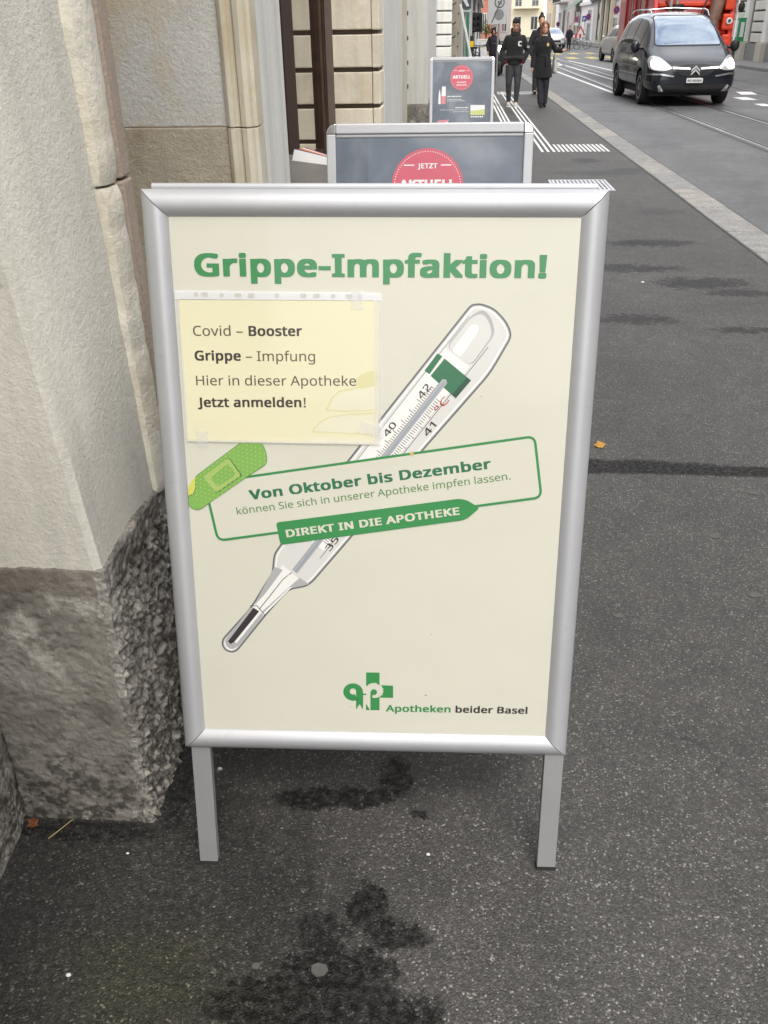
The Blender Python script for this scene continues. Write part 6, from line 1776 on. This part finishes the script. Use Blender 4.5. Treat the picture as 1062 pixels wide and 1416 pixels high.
ld = thing('ladder', 'white ladder leaning against the wall beyond the white block corner', 'ladder', (0.36, 20.3, 0))
la_ = MB()
LM = T(0.22, 0, 0) @ RY(rad(-14.2))
for yy in (-0.10, 0.26):
    la_.box(-0.022, 0.022, yy, yy + 0.05, 0.0, 2.0, LM)
la_.obj('rail', simple('white_aluminium', (0.72, 0.72, 0.70, 1), 0.4, 0.2), ld, bevel=0.004)
lr_ = MB()
for k in range(7):
    lr_.tube([LM @ Vector((0, -0.06, 0.2 + k * 0.27)), LM @ Vector((0, 0.28, 0.2 + k * 0.27))], 0.016, 8)
lr_.obj('rung', simple('white_aluminium', (0.72, 0.72, 0.70, 1), 0.4, 0.2), ld, smooth=True)

def traffic_light(label, loc, rz):
    t = thing('traffic_light', label, 'traffic light', loc, rz, 'traffic lights at the crossing')
    MB().tube([(0, 0.1, 0), (0, 0.1, 2.1)], 0.045, 12).obj('post', M_GALV, t, smooth=True)
    h = MB().box(-0.11, 0.11, -0.10, 0.10, 1.35, 2.05).obj('housing', M_TRIM, t, bevel=0.03)
    for k, c in enumerate((simple('lens_red', (0.12, 0.015, 0.012, 1), 0.2), simple('lens_amber', (0.14, 0.08, 0.01, 1), 0.2), simple('lens_green', (0.01, 0.10, 0.05, 1), 0.2))):
        MB().lathe([(0.075, 0), (0.075, 0.012)], 18, T(0, -0.1, 1.93 - 0.23 * k) @ FR).obj('lens', c, h)
        MB().lathe([(0.09, 0.0), (0.085, 0.10)], 18, T(0, -0.1, 1.93 - 0.23 * k) @ FR).obj('visor', M_TRIM, h)
    return t
tl = traffic_light('dark traffic light on grey post left of the brick house', (0.72, 40.0, 0), 0.2)
dup(tl, (0.98, 42.0, 0), rad(-40), 'second dark traffic light just right of the other, turned away')
yb_ = thing('push_button_post', 'low black post with a yellow push button box below the traffic lights', 'post', (0.50, 30.2, 0))
MB().tube([(0, 0, 0), (0, 0, 1.3)], 0.05, 12).obj('post', M_BLACKPAINT, yb_, smooth=True)
MB().prism(rounded([(-0.06, 1.0), (0.06, 1.0), (0.06, 1.16), (-0.06, 1.16)], 0.03, 4), 0.04, 0.10, FR).obj('button_box', simple('signal_yellow', c8(232, 196, 30), 0.4), yb_, bevel=0.01)

def no_parking(label, loc, r=0.27, extra=False):
    n = thing('no_parking_sign', label, 'sign', loc, rad(-38), 'no parking signs along the right facades')
    d = MB().lathe([(r, 0), (r, 0.02)], 30, FR).obj('disc', M_SIGNRED, n)
    MB().disc(r * 0.78, 0.0215, 30, FR).obj('field', M_SIGNBLUE, d)
    MB().stroke([(-r * 0.6, r * 0.6), (r * 0.6, -r * 0.6)], r * 0.2, 0.0235, M=FR).obj('bar', M_SIGNRED, d)
    MB().tube([(0, 0.05, -loc[2]), (0, 0.05, r * 1.2)], 0.03, 10).obj('post', M_GALV, n, smooth=True)
    MB().prism([(-r * 0.9, -r * 2.1), (r * 0.9, -r * 2.1), (r * 0.9, -r * 1.25), (-r * 0.9, -r * 1.25)], 0, 0.015, FR).obj('plate', M_SIGNWHITE, n)
    return n
np1 = no_parking('no parking sign on the grey shop front with the green awning', (12.9, 108.0, 2.1))
dup(np1, (12.9, 98.5, 2.25), rad(-38), 'no parking sign beside the blue parking sign on the white front')
dup(np1, (12.7, 80.5, 2.55), rad(-38), 'nearest no parking sign, just left of the red truck')
dup(np1, (12.9, 127.0, 1.7), rad(-38), 'farthest no parking sign below the balcony with plants')
ps_ = thing('parking_sign', 'blue square parking sign with white P on the white front', 'sign', (12.9, 101.5, 2.1), rad(-38))
MB().prism(rounded([(-0.25, -0.25), (0.25, -0.25), (0.25, 0.25), (-0.25, 0.25)], 0.04, 3), 0, 0.02, FR).obj('panel', M_SIGNBLUE, ps_)
pm = MB(); text(pm, 'P', 0, 0, 0, 0.22, 0.34, 0.05, 0.0215, FR, True); pm.obj('letter', M_SIGNWHITE, ps_)
MB().tube([(0, 0.05, -2.1), (0, 0.05, 0.3)], 0.03, 10).obj('post', M_GALV, ps_, smooth=True)

br = thing('works_barrier', 'red and white striped road works barrier across the far side of the street', 'barrier', (9.05, 76.0, ROADZ))
bs_ = MB()
for k in range(8):
    bs_.k = k % 2
    bs_.box(-0.62 + k * 0.155, -0.62 + (k + 1) * 0.155, -0.015, 0.015, 0.80, 1.02)
bs_.obj('striped_board', [M_SIGNRED, M_SIGNWHITE], br)
for x in (-0.58, 0.58):
    MB().box(x - 0.03, x + 0.03, 0.016, 0.05, 0.0, 1.05).box(x - 0.05, x + 0.05, -0.3, 0.35, 0.0, 0.05).obj('foot', M_GALV, br, bevel=0.005)
wt_ = thing('works_sign', 'red edged triangular works sign standing behind the striped barrier', 'sign', (9.75, 78.5, ROADZ))
MB().prism(rounded([(-0.40, 0.95), (0.40, 0.95), (0.0, 1.62)], 0.06, 4), 0, 0.02, FR).obj('panel', M_SIGNRED, wt_)
MB().prism(rounded([(-0.25, 1.03), (0.25, 1.03), (0.0, 1.45)], 0.04, 4), 0.021, 0.024, FR).obj('field', M_SIGNWHITE, wt_)
MB().tube([(0, 0.05, 0), (0, 0.05, 1.3)], 0.03, 10).obj('post', M_GALV, wt_, smooth=True)

gx_ = thing('notice_case', 'green notice case with white paper on the pale stone wall', 'notice case', (13.2, 47.3, 0))
MB().box(-0.30, 0.10, -0.85, 0.85, 0.62, 1.72).obj('case', simple('case_green', c8(34, 140, 88), 0.45, var=0.06), gx_, bevel=0.03)
MB().box(-0.312, -0.301, -0.70, 0.15, 0.95, 1.62).obj('paper', M_SIGNWHITE, gx_)
MB().box(-0.22, -0.06, -0.316, -0.302, 0.95, 1.55, T(0, -0.55, 0)).obj('paper', M_SIGNWHITE, gx_)
MB().box(-0.10, 0.05, -0.6, -0.5, 0, 0.62).box(-0.10, 0.05, 0.5, 0.6, 0, 0.62).obj('post', M_GALV, gx_)

# ================================================================== BUILDINGS ALONG THE STREET
def stucco(name, c, var=0.06):
    return simple(name, c, 0.85, var=var, scale=1.3, bump=0.25, bscale=14, bdist=0.02)
M_PANE = simple('window_glass', (0.05, 0.055, 0.06, 1), 0.06, var=0.3, scale=0.7, spec=0.7, coat=0.5, coatr=0.03)
M_FRAMEW = simple('window_white_frame', (0.68, 0.68, 0.66, 1), 0.5, var=0.04)
M_STONE_R = stucco('pale_facade_stone', (0.62, 0.60, 0.53, 1))

def house(name, label, X, y0, y1, Hh, m, cat='building', depth=9.0):
    h = thing(name, label, cat, (X, (y0 + y1) / 2, 0), 0, 'houses along the right side of the street')
    h['_y'] = (y0, y1)
    rel(MB().box(X, X + depth, y0, y1 - 0.03, 0, Hh), 'wall', m, h)
    return h
def hwin(h, X, ya, yb, za, zb, name='window', fm=M_FRAMEW, nx=2, ny=2, sill=True, proud=0.08):
    """window on a facade facing -x: frame with bars, sill and pane"""
    f = MB()
    t = 0.07
    f.box(X - proud, X + 0.02, ya, ya + t, za, zb).box(X - proud, X + 0.02, yb - t, yb, za, zb).box(X - proud, X + 0.02, ya + t, yb - t, za, za + t).box(X - proud, X + 0.02, ya + t, yb - t, zb - t, zb)
    for k in range(1, nx):
        yy = ya + (yb - ya) * k / nx
        f.box(X - proud + 0.02, X + 0.02, yy - 0.025, yy + 0.025, za + t, zb - t)
    for k in range(1, ny):
        zz = za + (zb - za) * k / ny
        f.box(X - proud + 0.025, X + 0.02, ya + t, yb - t, zz - 0.025, zz + 0.025)
    o = rel(f, name, fm, h)
    L = h.location
    MB().box(X - 0.03, X - 0.012, ya + 0.02, yb - 0.02, za + 0.02, zb - 0.02).obj('pane', M_PANE, o)
    if sill:
        MB().box(X - 0.18, X, ya - 0.08, yb + 0.08, za - 0.10, za - 0.002).obj('sill', M_STONE_R, o)
    return o
def balcony(h, X, ya, yb, z, plants=True):
    L = h.location
    s = rel(MB().box(X - 0.95, X, ya, yb, z - 0.16, z), 'balcony', M_STONE_R, h, bevel=0.02)
    r = MB()
    r.tube([(X - 0.9, ya + 0.05, z + 0.95), (X - 0.9, yb - 0.05, z + 0.95)], 0.025, 6).tube([(X - 0.9, ya + 0.05, z + 0.12), (X - 0.9, yb - 0.05, z + 0.12)], 0.02, 6)
    n = int((yb - ya) / 0.22)
    for k in range(n + 1):
        yy = ya + 0.05 + (yb - ya - 0.1) * k / n
        r.tube([(X - 0.9, yy, z), (X - 0.9, yy, z + 0.95)], 0.014, 5)
    for yy in (ya + 0.05, yb - 0.05):
        r.tube([(X - 0.9, yy, z + 0.95), (X, yy, z + 0.95)], 0.025, 6)
    MB2_ = r.obj('railing', M_BLACKPAINT, s)
    if plants:
        q = MB()
        for k in range(60):
            p = Vector((X - 0.9 + random.uniform(-0.15, 0.15), random.uniform(ya + 0.2, yb - 0.2), z + random.uniform(0.4, 1.25)))
            a = Vector((random.uniform(-1, 1), random.uniform(-1, 1), random.uniform(-1, 1))).normalized() * 0.14
            b = a.cross(Vector((random.uniform(-1, 1), random.uniform(-1, 1), 1))).normalized() * 0.08
            q.add([p - a, p + b, p + a, p - b], [(0, 1, 2, 3)])
        q.obj('potted_plant', simple('balcony_foliage', (0.06, 0.10, 0.04, 1), 0.7, var=0.4, scale=8), s)

XF = 13.4
# R1: pale stone building with pilasters, nearest on the right
r1 = house('stone_building', 'pale stone building with grooved blocks and pilasters behind the green notice case', XF, -25, 86, 12, stucco('joint_stone', (0.20, 0.18, 0.16, 1)))
bl = MB()
for k in range(17):
    ya = 34.4 + k * 3.0
    for i in range(10):
        bl.box(XF - 0.10, XF + 0.01, ya + 0.55, ya + 2.45, 0.75 + i * 0.42, 0.75 + (i + 1) * 0.42 - 0.07)
rel(bl, 'block_course', M_STONE_R, r1, bevel=0.03)
for k in range(17):
    ya = 34.4 + k * 3.0
    rel(MB().box(XF - 0.20, XF + 0.01, ya, ya + 0.53, 0.76, 9.5), 'pilaster', stucco('pilaster_stone', (0.74, 0.73, 0.69, 1)), r1, bevel=0.03)
    rel(MB().box(XF - 0.34, XF + 0.01, ya - 0.12, ya + 0.65, 0, 0.755), 'pedestal', stucco('pedestal_stone', (0.48, 0.45, 0.38, 1)), r1, bevel=0.03)
rel(MB().box(XF - 0.12, XF, -25, 86, 0, 0.70), 'base_course', stucco('base_stone', (0.24, 0.24, 0.23, 1)), r1)
# R2: warm beige shop house
r2 = house('beige_house', 'warm beige shop house with stone piers and heavy cornice beyond the truck', XF, 86, 92.5, 11, stucco('beige_stucco', (0.66, 0.58, 0.45, 1)))
for ya in (86.2, 89.1, 91.8):
    rel(MB().box(XF - 0.3, XF, ya, ya + 0.6, 0, 3.9), 'pier', stucco('beige_pier', (0.72, 0.65, 0.51, 1)), r2, bevel=0.03)
rel(MB().box(XF - 0.8, XF, 86, 92.47, 3.9, 4.25).box(XF - 0.5, XF, 86, 92.47, 4.25, 4.6), 'cornice', stucco('cornice_stone', (0.42, 0.40, 0.33, 1)), r2, bevel=0.04)
for ya in (86.85, 89.75):
    hwin(r2, XF, ya, ya + 2.0, 0.3, 3.7, 'shop_window', M_WOOD, 2, 1, False)
for ya in (86.9, 89.8):
    hwin(r2, XF, ya, ya + 1.3, 5.3, 7.4)
# R3
r3 = house('grey_shop_house', 'grey stuccoed house with dark shop opening beyond the beige piers', XF, 92.5, 99, 11, stucco('grey_stucco', (0.64, 0.63, 0.61, 1)))
hwin(r3, XF, 93.1, 95.4, 0.3, 3.4, 'shop_window', M_SIGNDARK, 1, 1, False)
rel(MB().box(XF - 0.05, XF, 95.9, 98.5, 0.0, 3.3), 'door', stucco('pale_door', (0.62, 0.60, 0.54, 1)), r3)
rel(MB().box(XF - 0.45, XF, 92.5, 98.95, 3.55, 3.95), 'cornice', M_SIGNDARK, r3, bevel=0.03)
for ya in (93.2, 96.2):
    hwin(r3, XF, ya, ya + 1.3, 5.0, 7.0)
# R4 white
r4 = house('white_house', 'white house with pale shutters and white door under the parking sign', XF, 99, 108, 10.5, stucco('white_stucco', (0.87, 0.87, 0.86, 1)))
hwin(r4, XF, 100.0, 102.6, 0.2, 2.9, 'shop_window', M_FRAMEW, 3, 1, False)
dr4 = rel(MB().box(XF - 0.06, XF, 103.4, 104.6, 0, 2.5), 'door', stucco('white_door', (0.72, 0.72, 0.70, 1)), r4, bevel=0.02)
rel(MB().box(XF - 0.10, XF - 0.065, 103.5, 103.56, 1.0, 1.15), 'handle', M_GALV, r4)
rel(MB().box(XF - 0.3, XF, 99, 107.95, 3.3, 3.6), 'cornice', stucco('white_cornice', (0.78, 0.78, 0.76, 1)), r4, bevel=0.03)
for ya in (100.1, 102.6, 105.2):
    hwin(r4, XF, ya, ya + 1.2, 4.6, 6.6, fm=M_SIGNDARK)
# R5 awning
r5 = house('awning_house', 'pale grey house with a small green awning over its shop', XF, 108, 117, 11, stucco('pale_grey_stucco', (0.78, 0.78, 0.75, 1)))
hwin(r5, XF, 109, 113.5, 0.4, 2.9, 'shop_window', M_SIGNDARK, 3, 1, False)
rel(MB().prism([(XF - 1.3, 3.0), (XF, 3.9), (XF, 3.95), (XF - 1.3, 3.06)], 108.4, 114.2, Matrix(((1, 0, 0, 0), (0, 0, 1, 0), (0, 1, 0, 0), (0, 0, 0, 1)))), 'awning', simple('awning_green', c8(128, 152, 138), 0.8), r5)
for ya in (109, 111.5, 114):
    hwin(r5, XF, ya, ya + 1.1, 4.8, 6.9)
# R6 balcony house
r6 = house('balcony_house', 'bright white house with a planted balcony above its doorway', XF, 117, 136, 12, stucco('bright_stucco', (0.88, 0.875, 0.86, 1)))
balcony(r6, XF, 122, 132, 4.1)
hwin(r6, XF, 119, 121, 0.5, 3.0)
rel(MB().box(XF - 0.04, XF, 124.2, 126.4, 0, 3.2), 'door', simple('dark_doorway_brown', c8(70, 54, 42), 0.6), r6)
hwin(r6, XF, 128.5, 131, 0.5, 3.0)
for ya in (123, 127, 133):
    hwin(r6, XF, ya, ya + 1.3, 4.9, 7.2)
# R7 peach, where the street bends
r7 = house('peach_house', 'narrow peach coloured house where the street bends out of sight', XF - 0.4, 136, 146, 12, stucco('peach_stucco', (0.72, 0.58, 0.40, 1)))
for ya in (138, 141.5):
    hwin(r7, XF - 0.4, ya, ya + 1.4, 0.6, 3.1); hwin(r7, XF - 0.4, ya, ya + 1.4, 4.8, 7.0)
# cream blocks closing the view
def front_house(name, label, x0, x1, Y, Hh, m, rows, cols, group=None, fm=M_FRAMEW, bal=False):
    h = thing(name, label, 'building', ((x0 + x1) / 2, Y, 0), 0, group)
    L = h.location
    rel(MB().box(x0, x1 - 0.04, Y, Y + 10, 0, Hh), 'wall', m, h)
    for r in range(rows):
        z = 1.0 + r * 3.2
        for c in range(cols):
            xa = x0 + (x1 - x0) * (c + 0.28) / cols
            xb = x0 + (x1 - x0) * (c + 0.72) / cols
            f = MB(); t = 0.08
            f.box(xa, xa + t, Y - 0.06, Y + 0.02, z, z + 1.9).box(xb - t, xb, Y - 0.06, Y + 0.02, z, z + 1.9).box(xa + t, xb - t, Y - 0.06, Y + 0.02, z, z + t).box(xa + t, xb - t, Y - 0.06, Y + 0.02, z + 1.9 - t, z + 1.9)
            f.box((xa + xb) / 2 - 0.03, (xa + xb) / 2 + 0.03, Y - 0.05, Y + 0.02, z + t, z + 1.9 - t)
            o = rel(f, 'window', fm, h)
            MB().box(xa + 0.02, xb - 0.02, Y - 0.02, Y - 0.005, z + 0.02, z + 1.88).obj('pane', M_PANE, o)
        if bal and r:
            b = rel(MB().box(x0 + 0.6, x1 - 0.6, Y - 1.0, Y, z - 0.25, z - 0.1), 'balcony', m, h)
            q = MB(); q.box(x0 + 0.6, x1 - 0.6, Y - 1.0, Y - 0.96, z + 0.75, z + 0.8)
            n = int((x1 - x0) / 0.25)
            for k in range(n):
                xx = x0 + 0.6 + (x1 - x0 - 1.2) * k / n
                q.box(xx, xx + 0.03, Y - 0.99, Y - 0.965, z - 0.1, z + 0.75)
            q.obj('railing', M_SIGNGREY, b)
    rel(MB().box(x0 - 0.2, x1 + 0.1, Y - 0.35, Y, Hh - 0.5, Hh), 'cornice', m, h)
    return h
GF = 'houses closing the view where the street bends'
front_house('cream_house', 'cream house with balconies at the end of the street', 8.4, 13.6, 158, 15, stucco('cream_stucco', (0.76, 0.69, 0.52, 1)), 4, 2, GF, bal=True)
front_house('pale_house', 'pale plain house between the grey house and the cream house with balconies', 5.9, 8.35, 166, 15, stucco('pale_stucco', (0.72, 0.70, 0.66, 1)), 4, 2, GF)
brick = NT('red_brick')
bt = brick.n('ShaderNodeTexBrick')
bt.inputs['Color1'].default_value = c8(176, 96, 76); bt.inputs['Color2'].default_value = c8(196, 116, 92); bt.inputs['Mortar'].default_value = c8(190, 170, 150)
bt.inputs['Scale'].default_value = 4.0
brick.t.links.new(brick.vmath('MULTIPLY', brick.n('ShaderNodeCombineXYZ').outputs[0], (1, 1, 1)), bt.inputs['Vector'])
_sx = brick.n('ShaderNodeSeparateXYZ'); brick.t.links.new(brick.pos(), _sx.inputs[0])
_cx = brick.n('ShaderNodeCombineXYZ'); brick.t.links.new(_sx.outputs[0], _cx.inputs[0]); brick.t.links.new(_sx.outputs[2], _cx.inputs[1])
brick.t.links.new(_cx.outputs[0], bt.inputs['Vector'])
brick.col(bt.outputs['Color']).p(rough=0.85)
front_house('brick_house', 'red brick house with white framed windows above the dark hooded rider', 2.6, 5.0, 112, 14, brick.m, 4, 2, GF)
front_house('grey_house', 'grey house next to the brick house behind the ring sign', 5.0, 6.6, 120, 13, stucco('grey_render', (0.55, 0.55, 0.56, 1)), 4, 1, GF)
front_house('far_house', 'far pale house standing behind the red brick house', -3.0, 4.0, 175, 16, stucco('far_render', (0.62, 0.61, 0.60, 1)), 4, 4, GF)

# left row between the block corner and the brick house, running slightly into the street
lw = thing('shop_row', 'grey shop row beyond the block corner with green door and pale upper wall', 'building', (0.30, 29.5, 0), rad(-1.75))
MB().box(-6, 0, 0, 70, 0, 9).obj('wall', stucco('row_stucco', (0.46, 0.45, 0.44, 1)), lw)
for k in range(6):
    f = MB(); ya = 4 + k * 10; t = 0.09
    f.box(0.0, 0.06, ya, ya + t, 0.4, 2.9).box(0.0, 0.06, ya + 5 - t, ya + 5, 0.4, 2.9).box(0.0, 0.06, ya + t, ya + 5 - t, 0.4, 0.5).box(0.0, 0.06, ya + t, ya + 5 - t, 2.8, 2.9)
    o = f.obj('shop_window', M_SIGNDARK if k % 2 else M_FRAMEW, lw)
    MB().box(0.004, 0.02, ya + 0.05, ya + 4.95, 0.45, 2.85).obj('pane', M_PANE, o)
MB().box(0.0, 0.05, 0.6, 3.2, 0, 2.4).obj('door', simple('door_green', c8(40, 120, 92), 0.5), lw)
MB().box(0.0, 0.3, 3.5, 60, 3.0, 3.3).obj('cornice', stucco('row_cornice', (0.66, 0.64, 0.60, 1)), lw)
# small tree in front of the brick house
tr_ = thing('street_tree', 'small yellowing green tree below the brick house', 'tree', (3.2, 105, 0))
MB().tube([(0, 0, 0), (0.05, 0, 0.9), (0.0, 0.05, 1.6)], [0.09, 0.07, 0.04], 8).tube([(0.04, 0, 0.9), (0.4, 0.1, 1.4)], [0.04, 0.02], 6).tube([(0.04, 0, 1.0), (-0.4, -0.1, 1.5)], [0.04, 0.02], 6).obj('trunk', simple('bark', (0.10, 0.08, 0.06, 1), 0.9), tr_, smooth=True)
cr = MB()
for k in range(700):
    cl = [(-0.5, 0, 1.3, 0.5), (0.5, 0.1, 1.3, 0.5), (0, 0, 1.75, 0.5), (0.1, -0.2, 1.1, 0.45)][k % 4]
    d = Vector((random.gauss(0, 1), random.gauss(0, 1), random.gauss(0, 1))).normalized() * cl[3] * random.random() ** 0.4
    p = Vector(cl[:3]) + d
    a = Vector((random.uniform(-1, 1), random.uniform(-1, 1), random.uniform(-1, 1))).normalized() * 0.07
    b = a.cross(Vector((random.uniform(-1, 1), random.uniform(-1, 1), 1))).normalized() * 0.045
    cr.add([p - a, p + b, p + a, p - b], [(0, 1, 2, 3)])
cr.obj('crown', simple('autumn_foliage', (0.11, 0.12, 0.03, 1), 0.7, var=0.45, scale=5), tr_)
